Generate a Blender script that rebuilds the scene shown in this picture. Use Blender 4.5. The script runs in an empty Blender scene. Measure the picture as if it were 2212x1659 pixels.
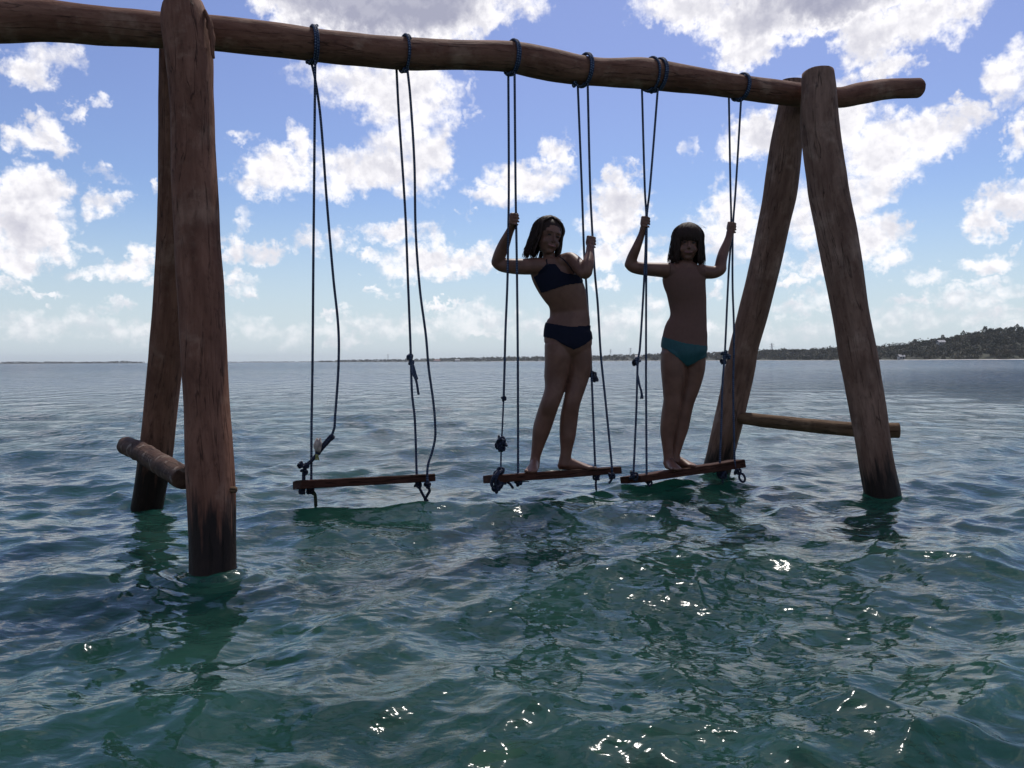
import bpy, bmesh, math, random
import numpy as np
from mathutils import Vector, Matrix, noise as mnoise

random.seed(7)
rng = np.random.default_rng(11)
S = bpy.context.scene
COL = S.collection
R = math.radians

# ------------------------------------------------------------------ camera
F = 1810.0; W0, H0 = 2212.0, 1659.0      # photograph's proportions, used only to turn sightings into bearings
CAM_H = 0.75
CAM = Matrix.Translation((0, 0, CAM_H)) @ (Matrix.Rotation(R(90 - 1.566), 4, 'X') @ Matrix.Rotation(R(-0.29), 4, 'Z'))
cd = bpy.data.cameras.new('camera'); cam = bpy.data.objects.new('camera', cd); COL.objects.link(cam)
cam.matrix_world = CAM
cd.sensor_width = 36; cd.lens = 36 * F / W0; cd.clip_start = 0.05; cd.clip_end = 20000
S.camera = cam
CR = CAM.to_3x3()

def bearing(px, py):
    return CR @ Vector(((px - W0 / 2) / F, -(py - H0 / 2) / F, -1.0))
def P(px, py, Y):
    "world point on that bearing at forward distance Y"
    d = bearing(px, py); t = Y / d.y
    return Vector((d.x * t, Y, CAM_H + d.z * t))
def m(px, Y): return px * Y / F

# ------------------------------------------------------------------ light
SUN_EL, SUN_AZ = 56.0, 14.0      # sun ahead of the camera, a little to the right, above the frame
sd = bpy.data.lights.new('sun', 'SUN'); sun = bpy.data.objects.new('sun', sd); COL.objects.link(sun)
sd.energy = 3.2; sd.angle = R(0.5); sd.color = (1.0, 0.95, 0.88)
sdir = Vector((math.sin(R(SUN_AZ)) * math.cos(R(SUN_EL)), math.cos(R(SUN_AZ)) * math.cos(R(SUN_EL)), math.sin(R(SUN_EL))))
sun.rotation_euler = sdir.to_track_quat('Z', 'Y').to_euler()
sun.location = (0, 0, 30)
VS = S.view_settings
VS.view_transform = 'Standard'; VS.look = 'None'; VS.gamma = 1; VS.exposure = 0.0
try: VS.use_curve_mapping = False
except Exception: pass

# ------------------------------------------------------------------ node helper
class NT:
    def __init__(s, nt): s.nt = nt
    def n(s, typ, inputs=None, **kw):
        nd = s.nt.nodes.new(typ)
        for k, v in kw.items(): setattr(nd, k, v)
        if inputs:
            for k, v in inputs.items():
                sock = nd.inputs[k]
                if isinstance(v, bpy.types.NodeSocket): s.nt.links.new(v, sock)
                else: sock.default_value = v
        return nd
    def math(s, op, a, b=None, c=None, clamp=False):
        i = {0: a}
        if b is not None: i[1] = b
        if c is not None: i[2] = c
        return s.n('ShaderNodeMath', i, operation=op, use_clamp=clamp).outputs[0]
    def vm(s, op, a, b=None, out=0):
        i = {0: a}
        if b is not None: i[1] = b
        return s.n('ShaderNodeVectorMath', i, operation=op).outputs[out]
    def mr(s, v, a, b, c, d, smooth=True):
        return s.n('ShaderNodeMapRange', {0: v, 1: a, 2: b, 3: c, 4: d}, interpolation_type='SMOOTHSTEP' if smooth else 'LINEAR').outputs[0]
    def noise(s, vec, scale, detail=4, rough=0.55, dist=0.0, out=0):
        return s.n('ShaderNodeTexNoise', {'Vector': vec, 'Scale': scale, 'Detail': detail, 'Roughness': rough, 'Distortion': dist}).outputs[out]
    def mix(s, f, a, b, typ='MIX'):
        nd = s.n('ShaderNodeMix', data_type='RGBA', blend_type=typ)
        for k, v in ((0, f), (6, a), (7, b)):
            if isinstance(v, bpy.types.NodeSocket): s.nt.links.new(v, nd.inputs[k])
            else: nd.inputs[k].default_value = v
        return nd.outputs[2]

# ------------------------------------------------------------------ sky with clouds
def azel(px, py):
    d = bearing(px, py).normalized()
    return math.degrees(math.atan2(d.x, d.y)), math.degrees(math.asin(d.z))

CLOUDS = [  # bearing of each cloud (as sighted), half width, half height, thickness
 # big top centre cloud and its trailing arm
 (820,-10,290,100,2.6),(690,25,130,60,1.2),(980,30,130,60,1.3),(1090,10,90,40,.8),(620,45,60,40,.7),
 (880,190,110,75,1.15),(790,180,120,55,.8),(700,165,80,30,.5),(900,260,75,50,.7),(860,310,95,50,.75),
 (820,360,150,55,1.1),(930,340,60,75,1.0),(740,395,60,30,.7),
 # left middle
 (600,365,80,48,1.0),(655,320,35,36,.8),(540,395,55,28,.7),(520,300,34,12,.45),(515,470,20,34,.4),
 (500,535,40,36,.8),(580,540,55,26,.8),(680,525,42,28,.6),(750,520,32,28,.6),(535,590,22,9,.35),
 # far left
 (75,300,75,36,.95),(100,270,38,40,.7),(75,420,85,60,1.2),(60,490,95,75,1.2),(30,560,55,45,.9),(150,470,30,20,.4),
 (230,425,48,34,.75),(210,360,45,16,.4),(155,228,22,24,.55),(195,205,25,12,.4),(45,145,70,40,.9),(95,110,75,30,.6),(140,100,40,30,.45),
 (190,585,70,14,.55),(260,580,60,22,.7),(310,560,40,32,.8),(190,525,30,14,.4),(265,660,46,16,.5),(330,390,12,10,.35),
 # middle
 (850,505,55,28,.8),(930,515,36,34,.7),(805,560,35,16,.6),(915,575,95,38,1.0),(1000,575,75,30,.9),(1050,545,45,28,.7),
 (1130,395,85,42,1.0),(1060,425,60,28,.8),(1205,330,30,45,.8),(1180,380,50,40,.7),(1000,465,14,8,.35),(1005,235,22,14,.35),(970,240,9,14,.3),(1015,190,14,26,.3),
 (745,660,20,12,.35),
 # between the two children
 (1340,440,65,62,1.15),(1345,370,32,32,.8),(1300,490,60,40,1.0),(1370,540,60,45,1.0),(1290,560,60,35,.9),(1420,570,50,28,.7),
 (1485,325,16,20,.35),(1440,515,28,20,.5),(1575,480,70,70,1.0),(1530,500,50,35,.7),(1620,530,40,30,.7),(1560,550,60,30,.6),(1550,630,24,10,.4),(1350,700,120,30,.45),(1390,660,50,26,.4),
 # right upper
 (1500,10,130,50,1.1),(1650,40,160,70,1.6),(1800,-10,200,80,2.2),(1620,105,95,42,1.1),(1560,120,40,25,.6),(1880,80,95,70,1.3),(1980,60,110,60,1.1),(1910,150,55,36,.9),(1730,0,120,60,1.0),
 (2050,25,90,40,.9),(2180,160,60,62,.85),(2200,280,36,55,.8),(1420,10,60,40,.7),
 # right middle
 (1640,290,90,60,1.1),(1600,330,60,30,.9),(1830,260,90,70,1.0),(1800,200,80,40,.7),(1790,430,110,60,1.0),(1900,330,120,60,1.1),(2000,290,110,50,1.0),(2090,250,60,34,.9),(1880,390,80,45,.9),
 (2060,220,26,14,.6),(1740,480,90,60,.8),(1840,520,80,60,1.0),(1910,490,60,45,.9),(1950,490,36,30,.7),(1900,560,60,26,.7),(1760,575,60,28,.7),
 (2170,430,75,45,1.0),(2130,480,50,36,.9),(2200,390,50,30,.6),(2130,565,60,22,.7),(2000,600,60,18,.5),(2100,640,80,24,.5),(2180,610,50,20,.4),
 (1715,615,34,14,.55),(1720,660,50,18,.5),(1790,650,50,24,.5),(2190,530,20,10,.4),(1975,650,24,10,.3),
 (351,700,40,15,0.61),(2206,668,54,10,0.53),(511,600,45,17,0.51),(306,708,36,8,0.51),(2219,711,48,17,0.51),(2132,678,29,18,0.64),(809,622,27,9,0.60),(23,623,43,14,0.52),(400,605,37,9,0.60),(449,740,59,9,0.43),(1051,719,34,13,0.63),(1977,659,45,15,0.53),(695,670,39,8,0.61),(337,703,53,8,0.52),(1218,708,36,17,0.55),(1232,690,33,18,0.44),(763,734,44,17,0.63),(532,624,33,14,0.49),(1517,698,37,14,0.63),(346,707,22,13,0.52),(825,635,37,10,0.54),(968,659,52,8,0.61),(97,637,40,8,0.50),(363,610,43,18,0.62),(2192,708,52,8,0.46),(2137,676,52,8,0.64),(2003,653,31,13,0.55),(938,684,52,12,0.43),(1303,620,22,14,0.57),(2126,603,59,13,0.56),
 # pale banks low over the water
 (100,700,170,34,.42),(280,710,120,26,.36),(600,710,120,28,.42),(720,700,110,24,.38),(870,705,120,28,.46),(1030,690,90,34,.5),(1140,700,60,26,.45),
 (1700,715,160,24,.36),(1950,690,150,26,.4),(2150,680,130,28,.42),(1480,720,120,22,.3),
]

def cloud_field(t, v0):
    """v0 = (azimuth, elevation, 0) in degrees -> thickness of cloud, three clouds handled per vector operation"""
    w1 = t.vm('SUBTRACT', t.noise(v0, 0.20, 2, 0.6, out=1), (0.5, 0.5, 0.5))
    w2 = t.vm('SUBTRACT', t.noise(v0, 1.0, 3, 0.65, out=1), (0.5, 0.5, 0.5))
    v = t.n('ShaderNodeVectorMath', {0: w1, 1: (4.2, 2.6, 0.0), 2: v0}, operation='MULTIPLY_ADD').outputs[0]
    v = t.n('ShaderNodeVectorMath', {0: w2, 1: (3.0, 2.3, 0.0), 2: v}, operation='MULTIPLY_ADD').outputs[0]
    sp = t.n('ShaderNodeSeparateXYZ', {0: v})
    A = t.n('ShaderNodeCombineXYZ', {0: sp.outputs[0], 1: sp.outputs[0], 2: sp.outputs[0]}).outputs[0]
    E = t.n('ShaderNodeCombineXYZ', {0: sp.outputs[1], 1: sp.outputs[1], 2: sp.outputs[1]}).outputs[0]
    par = []
    for (px, py, hw, hh, wt) in CLOUDS:
        a, e = azel(px, py); a1, _ = azel(px + hw, py); _, e1 = azel(px, py - hh)
        ra = max(abs(a1 - a), .2) * 1.10; re = max(abs(e1 - e), .15) * 1.14
        sa, se = math.sqrt(wt) / ra, math.sqrt(wt) / re
        par.append((sa, -a * sa, se, -e * se, wt))
    while len(par) % 3: par.append((0, 9, 0, 9, 0))
    acc = None
    for i in range(0, len(par), 3):
        g = par[i:i + 3]; c = lambda k: tuple(q[k] for q in g)
        X = t.n('ShaderNodeVectorMath', {0: A, 1: c(0), 2: c(1)}, operation='MULTIPLY_ADD').outputs[0]
        Yv = t.n('ShaderNodeVectorMath', {0: E, 1: c(2), 2: c(3)}, operation='MULTIPLY_ADD').outputs[0]
        Q = t.vm('MULTIPLY', X, X)
        Q = t.n('ShaderNodeVectorMath', {0: Yv, 1: Yv, 2: Q}, operation='MULTIPLY_ADD').outputs[0]
        Fv = t.vm('SUBTRACT', c(4), Q)
        acc = Fv if acc is None else t.vm('MAXIMUM', acc, Fv)
    s3 = t.n('ShaderNodeSeparateXYZ', {0: acc})
    return t.math('MAXIMUM', t.math('MAXIMUM', s3.outputs[0], s3.outputs[1]), s3.outputs[2])

w = bpy.data.worlds.new('World'); S.world = w; w.use_nodes = True
t = NT(w.node_tree); w.node_tree.nodes.clear()
wo = t.n('ShaderNodeOutputWorld')
sky = t.n('ShaderNodeTexSky', sky_type='NISHITA', sun_disc=False, sun_elevation=R(SUN_EL), sun_rotation=R(SUN_AZ))
sky.air_density = 1.0; sky.dust_density = 0.6; sky.ozone_density = 2.2; sky.altitude = 0
tc = t.n('ShaderNodeTexCoord').outputs['Generated']
nrm = t.vm('NORMALIZE', tc)
sx = t.n('ShaderNodeSeparateXYZ', {0: nrm})
az = t.math('MULTIPLY', t.math('ARCTAN2', sx.outputs[0], sx.outputs[1]), 57.2958)
el = t.math('MULTIPLY', t.math('ARCSINE', sx.outputs[2]), 57.2958)
ae = t.n('ShaderNodeCombineXYZ', {0: az, 1: el, 2: 0.0}).outputs[0]
blob = cloud_field(t, ae)
sx2 = t.n('ShaderNodeSeparateXYZ', {0: ae})
# the same sort of broken cumulus everywhere else round the compass
outside = t.math('MAXIMUM', t.mr(t.math('ABSOLUTE', sx2.outputs[0]), 33.5, 40, 0, 1), t.mr(sx2.outputs[1], 24, 31, 0, 1))
gen = t.math('MULTIPLY_ADD', t.noise(ae, 0.085, 2, 0.5), 5.0, -2.7)
gen = t.math('ADD', gen, t.math('MULTIPLY_ADD', outside, 3.0, -3.0))
blob = t.math('MAXIMUM', t.math('MAXIMUM', blob, gen), -1.2)
n0 = t.noise(ae, 0.85, 8, 0.58)
n1 = t.noise(t.vm('ADD', ae, (0.14, 0.46, 0.0)), 0.85, 6, 0.58)
n2 = t.noise(ae, 0.16, 2, 0.5); n3 = t.noise(t.vm('ADD', ae, (0.5, 1.6, 0.0)), 0.16, 2, 0.5)
D0 = t.math('MULTIPLY_ADD', t.math('SUBTRACT', n0, 0.5), 1.45, blob)
mask = t.mr(D0, -0.12, 0.86, 0, 1)
rim = t.mr(t.math('MULTIPLY_ADD', t.math('SUBTRACT', n2, n3), 0.8, t.math('SUBTRACT', n0, n1)), -0.20, 0.16, 0, 1)          # billow sides turned to the sun
core = t.mr(D0, 0.55, 2.1, 0, 1)                                 # thick middle, less light comes through
lit = t.math('MULTIPLY_ADD', t.math('MULTIPLY', rim, t.math('MULTIPLY_ADD', core, -.6, 1.0)), 0.42, 0.62)
lit = t.math('SUBTRACT', lit, t.math('MULTIPLY', core, 0.66), clamp=True)
CL_HI = (11.2, 11.0, 11.2, 1); CL_LO = (4.0, 4.1, 5.3, 1)
ccol = t.mix(lit, CL_LO, CL_HI)
tint = t.mix(t.mr(el, 3, 20, 0, 1), (0.76, 0.90, 1.08, 1), (0.88, 0.85, 1.09, 1))
skyc = t.mix(1.0, sky.outputs[0], tint, 'MULTIPLY')
# pale moist air low over the lagoon
hz = t.mr(el, -1.0, 12.0, 0.90, 0.0)
skyc = t.mix(hz, skyc, (6.7, 7.7, 8.3, 1))
# clouds fade into that air near the horizon
cm = t.math('MULTIPLY', mask, t.mr(el, 0.0, 5.0, 0.50, 1.0))
allc = t.mix(cm, skyc, ccol)
bg = t.n('ShaderNodeBackground', {0: allc, 1: 0.1})
t.nt.links.new(bg.outputs[0], wo.inputs[0])
w.cycles.sampling_method = 'NONE'
CY = S.cycles
CY.max_bounces = 5; CY.diffuse_bounces = 2; CY.glossy_bounces = 3; CY.transparent_max_bounces = 6; CY.transmission_bounces = 2
CY.sample_clamp_indirect = 5; CY.sample_clamp_direct = 5

# ------------------------------------------------------------------ object helpers
def tag(o, label=None, cat=None, group=None, kind=None):
    if label: o['label'] = label
    if cat: o['category'] = cat
    if group: o['group'] = group
    if kind: o['kind'] = kind
    return o
def thing(name, label, cat, loc=(0, 0, 0), group=None):
    o = bpy.data.objects.new(name, None); COL.objects.link(o); o.location = loc
    o.empty_display_size = 0.1
    return tag(o, label, cat, group)
def mesh_np(name, V, FQ, mat, parent=None, smooth=True, attrs=None):
    V = np.asarray(V, dtype=np.float32)
    me = bpy.data.meshes.new(name)
    FQ = np.asarray(FQ, dtype=np.int32); nf, k = FQ.shape
    me.vertices.add(len(V)); me.vertices.foreach_set('co', V.ravel())
    me.loops.add(nf * k); me.loops.foreach_set('vertex_index', FQ.ravel())
    me.polygons.add(nf); me.polygons.foreach_set('loop_start', np.arange(0, nf * k, k, dtype=np.int32))
    me.polygons.foreach_set('loop_total', np.full(nf, k, dtype=np.int32))
    me.polygons.foreach_set('use_smooth', np.full(nf, smooth, dtype=bool))
    if attrs:
        for an, av in attrs.items():
            a = me.attributes.new(an, 'FLOAT_VECTOR', 'POINT'); a.data.foreach_set('vector', np.asarray(av, dtype=np.float32).ravel())
    me.update(calc_edges=True); me.validate()
    if mat: me.materials.append(mat)
    o = bpy.data.objects.new(name, me); COL.objects.link(o)
    if parent: o.parent = parent; o.matrix_parent_inverse = Matrix.Translation(-parent.location)
    return o

def resample(pts, n):
    pts = np.array([list(p) for p in pts], dtype=float)
    d = np.r_[0, np.cumsum(np.linalg.norm(np.diff(pts[:, :3], axis=0), axis=1))]
    s = np.linspace(0, d[-1], n)
    # catmull-rom through the given points
    m_ = len(pts); out = np.zeros((n, pts.shape[1]))
    for i, x in enumerate(s):
        j = min(max(np.searchsorted(d, x) - 1, 0), m_ - 2)
        u = (x - d[j]) / max(d[j + 1] - d[j], 1e-9)
        p0 = pts[max(j - 1, 0)]; p1 = pts[j]; p2 = pts[j + 1]; p3 = pts[min(j + 2, m_ - 1)]
        h0 = d[j + 1] - d[j]
        m1 = (p2 - p0) / max(d[j + 1] - d[max(j - 1, 0)], 1e-9) * h0
        m2 = (p3 - p1) / max(d[min(j + 2, m_ - 1)] - d[j], 1e-9) * h0
        out[i] = (2*u**3-3*u**2+1)*p1 + (u**3-2*u**2+u)*m1 + (-2*u**3+3*u**2)*p2 + (u**3-u**2)*m2
    return out

def loft(pts, nseg=12, n=None, ref=(0, 1, 0), cap=0, rough=0.0, rs=3.0, seed=0, facet=None):
    """pts: (x,y,z,rx,ry). Returns V, F(quads), grain. cap: rounding of ends (fraction of the radius)"""
    n = n or max(len(pts) * 3, 4)
    q = resample([tuple(p) if len(p) == 5 else tuple(p) + (p[3],) for p in pts], n)
    if cap > 0:
        def capring(a, b, sgn):
            c = []
            dirv = a[:3] - b[:3]; dirv /= np.linalg.norm(dirv)
            for k in (1, 2, 3):
                th = k / 3.0 * math.pi / 2
                e = a.copy(); e[:3] += dirv * a[3] * cap * math.sin(th)
                e[3:] *= max(math.cos(th), 0.04)
                c.append(e)
            return c
        st = capring(q[0], q[1], -1)[::-1]; en = capring(q[-1], q[-2], 1)
        q = np.vstack([st, q, en])
    else:
        a = q[0].copy(); a[3:] *= 0.02; b = q[-1].copy(); b[3:] *= 0.02
        q = np.vstack([[a], q, [b]])
    N = len(q); C = q[:, :3]
    T = np.zeros_like(C); core = slice(1, -1)
    T[1:-1] = C[2:] - C[:-2]; T[0] = C[1] - C[0]; T[-1] = C[-1] - C[-2]
    if cap == 0: T[0] = T[1] = C[2] - C[1]; T[-1] = T[-2] = C[-2] - C[-3]
    T /= np.linalg.norm(T, axis=1)[:, None] + 1e-12
    ref = np.array(ref, dtype=float)
    V = []; GR = []
    L = np.r_[0, np.cumsum(np.linalg.norm(np.diff(C, axis=0), axis=1))]
    for i in range(N):
        D = ref - T[i] * np.dot(ref, T[i])
        if np.linalg.norm(D) < 0.15: D = np.array((0, 0, 1.0)) - T[i] * T[i][2]
        D /= np.linalg.norm(D); Sd = np.cross(T[i], D)
        for j in range(nseg):
            a = 2 * math.pi * j / nseg
            r1, r2 = q[i, 3], q[i, 4]
            k = 1.0
            if rough:
                k += rough * (mnoise.noise(Vector((math.cos(a) * 1.3 + seed, math.sin(a) * 1.3, L[i] * rs))) + 0.5 * mnoise.noise(Vector((math.cos(a) * 4 + seed, math.sin(a) * 4, L[i] * rs * 2.5))))
            V.append(C[i] + Sd * math.cos(a) * r1 * k + D * math.sin(a) * r2 * k)
            GR.append((math.cos(a) * r1, math.sin(a) * r2, L[i]))
    idx = np.arange(N * nseg).reshape(N, nseg)
    a = idx[:-1]; b = np.roll(idx[:-1], -1, axis=1); c = np.roll(idx[1:], -1, axis=1); d = idx[1:]
    Fq = np.stack([a, b, c, d], axis=-1).reshape(-1, 4)
    return np.array(V), Fq, np.array(GR)

def tube(name, pts, mat, parent=None, **kw):
    V, Fq, G_ = loft(pts, **kw)
    return mesh_np(name, V, Fq, mat, parent, attrs={'grain': G_})
def joined(parts):
    off = 0; Vs = []; Fs = []; Gs = []
    for V, Fq, G_ in parts:
        Vs.append(V); Fs.append(Fq + off); Gs.append(G_); off += len(V)
    return np.vstack(Vs), np.vstack(Fs), np.vstack(Gs)

# ------------------------------------------------------------------ materials
def mat_new(name):
    ma = bpy.data.materials.new(name); ma.use_nodes = True
    t = NT(ma.node_tree); b = ma.node_tree.nodes['Principled BSDF']
    return ma, t, b
def setb(t, b, **kw):
    for k, v in kw.items():
        k = {'col': 'Base Color', 'rough': 'Roughness', 'spec': 'Specular IOR Level', 'nrm': 'Normal'}.get(k, k)
        if isinstance(v, bpy.types.NodeSocket): t.nt.links.new(v, b.inputs[k])
        else: b.inputs[k].default_value = v

def wood(name, dark, light, pale, wet=None, barky=False):
    ma, t, b = mat_new(name)
    g = t.n('ShaderNodeAttribute', attribute_name='grain').outputs['Vector']
    st = t.vm('MULTIPLY', g, (13, 13, 2.4)); fine = t.vm('MULTIPLY', g, (90, 90, 9))
    n1 = t.noise(st, 1.0, 6, 0.6, 0.4); n2 = t.noise(g, 7.0, 5, 0.6); n3 = t.noise(fine, 1.0, 4, 0.6)
    c = t.mix(t.mr(n1, .28, .74, 0, 1), dark, light)
    c = t.mix(t.mr(n2, .50, .70, 0, .6), c, pale)
    sp = t.noise(t.vm('MULTIPLY', g, (45, 45, 20)), 1.0, 5, .7)
    c = t.mix(t.mr(sp, .30, .50, .45, 0), c, tuple(x * .4 for x in dark[:3]) + (1,))
    ck = t.math('ABSOLUTE', t.math('SUBTRACT', t.noise(t.vm('MULTIPLY', g, (16, 16, .9)), 1.0, 3, .6, .6), .5))
    crk = t.math('MULTIPLY', t.mr(ck, 0, .012, 1, 0), t.mr(n2, .38, .52, 0, 1))
    c = t.mix(t.math('MULTIPLY', crk, .6), c, (.012, .008, .006, 1))
    c = t.mix(t.mr(n3, .35, .65, 0.0, .22), c, tuple(x * .45 for x in dark[:3]) + (1,))
    n4 = t.noise(t.vm('MULTIPLY', g, (4, 4, 2.2)), 1.0, 3, 0.6)
    c = t.mix(t.mr(n4, .5, .7, 0, .55), c, tuple(x * .55 for x in dark[:3]) + (1,))
    if barky:
        n5 = t.noise(t.vm('MULTIPLY', g, (14, 14, 18)), 1.0, 4, 0.6, 0.6)
        c = t.mix(t.mr(n5, .56, .62, 0, .8), c, (.24, .185, .145, 1))
    rough = 0.75
    if wet:
        z = t.n('ShaderNodeSeparateXYZ', {0: t.n('ShaderNodeNewGeometry').outputs['Position']}).outputs[2]
        zz = t.math('ADD', z, t.math('MULTIPLY_ADD', t.noise(t.vm('MULTIPLY', g, (30, 30, 3)), 1.0, 4, .65), .55, -.27))
        wf = t.mr(zz, wet[0], wet[1], 1, 0)
        c = t.mix(t.math('MULTIPLY', wf, 0.92), c, (.010, .009, .008, 1))
        rough = t.mr(wf, 0, 1, .8, .5)
    bmp = t.n('ShaderNodeBump', {'Strength': 0.8, 'Distance': 0.005, 'Height': t.math('SUBTRACT', t.math('MULTIPLY_ADD', sp, 1.0, t.math('MULTIPLY', n3, .5)), t.math('MULTIPLY', crk, 1.6))}).outputs[0]
    setb(t, b, col=c, rough=rough, spec=.10, nrm=bmp)
    return ma
M_POST = wood('weathered_post_wood', (.135, .058, .036, 1), (.27, .130, .083, 1), (.36, .215, .145, 1), wet=(.16, .30))
M_POST_R = wood('greyed_post_wood', (.15, .082, .055, 1), (.30, .180, .125, 1), (.40, .27, .195, 1), wet=(.06, .26))
M_BEAM = wood('beam_wood', (.15, .062, .038, 1), (.27, .135, .085, 1), (.38, .24, .16, 1))
M_BARK = wood('bark_log', (.06, .030, .020, 1), (.12, .066, .042, 1), (.14, .09, .062, 1), barky=True)
M_RAIL = wood('rail_wood', (.11, .065, .035, 1), (.22, .135, .075, 1), (.30, .20, .12, 1))
M_SEAT = wood('seat_plank_wood', (.045, .018, .012, 1), (.10, .040, .024, 1), (.12, .06, .038, 1))

def rope_mat(name, c1, c2):
    ma, t, b = mat_new(name)
    g = t.n('ShaderNodeAttribute', attribute_name='grain').outputs['Vector']
    s = t.n('ShaderNodeSeparateXYZ', {0: g})
    th = t.math('ARCTAN2', s.outputs[1], s.outputs[0])
    p1 = t.math('SINE', t.math('MULTIPLY_ADD', s.outputs[2], 260.0, t.math('MULTIPLY', th, 2.0)))
    p2 = t.math('SINE', t.math('MULTIPLY_ADD', s.outputs[2], 260.0, t.math('MULTIPLY', th, -2.0)))
    f = t.math('MULTIPLY', p1, p2)
    c = t.mix(t.mr(f, .05, .45, 0, 1), c1, c2)
    c = t.mix(t.mr(t.noise(g, 25, 3), .4, .7, 0, .6), c, tuple(x * .4 for x in c1[:3]) + (1,))
    bmp = t.n('ShaderNodeBump', {'Strength': .8, 'Distance': .0015, 'Height': f}).outputs[0]
    setb(t, b, col=c, rough=.7, spec=.25, nrm=bmp)
    return ma
M_ROPE = rope_mat('blue_braided_rope', (.014, .026, .060, 1), (.15, .18, .25, 1))
M_ROPE_W = rope_mat('wet_dark_rope', (.010, .014, .030, 1), (.035, .045, .08, 1))
M_ALGAE = rope_mat('algae_rope', (.020, .030, .018, 1), (.05, .06, .03, 1))

def flat(name, col, rough=.6, nscale=40, var=.3, **kw):
    ma, t, b = mat_new(name)
    tcn = t.n('ShaderNodeTexCoord').outputs['Object']
    n = t.noise(tcn, nscale, 4)
    c = t.mix(t.mr(n, .35, .65, 0, 1), tuple(x * (1 - var) for x in col[:3]) + (1,), tuple(min(x * (1 + var), 1) for x in col[:3]) + (1,))
    setb(t, b, col=c, rough=rough, **kw)
    return ma

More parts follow.
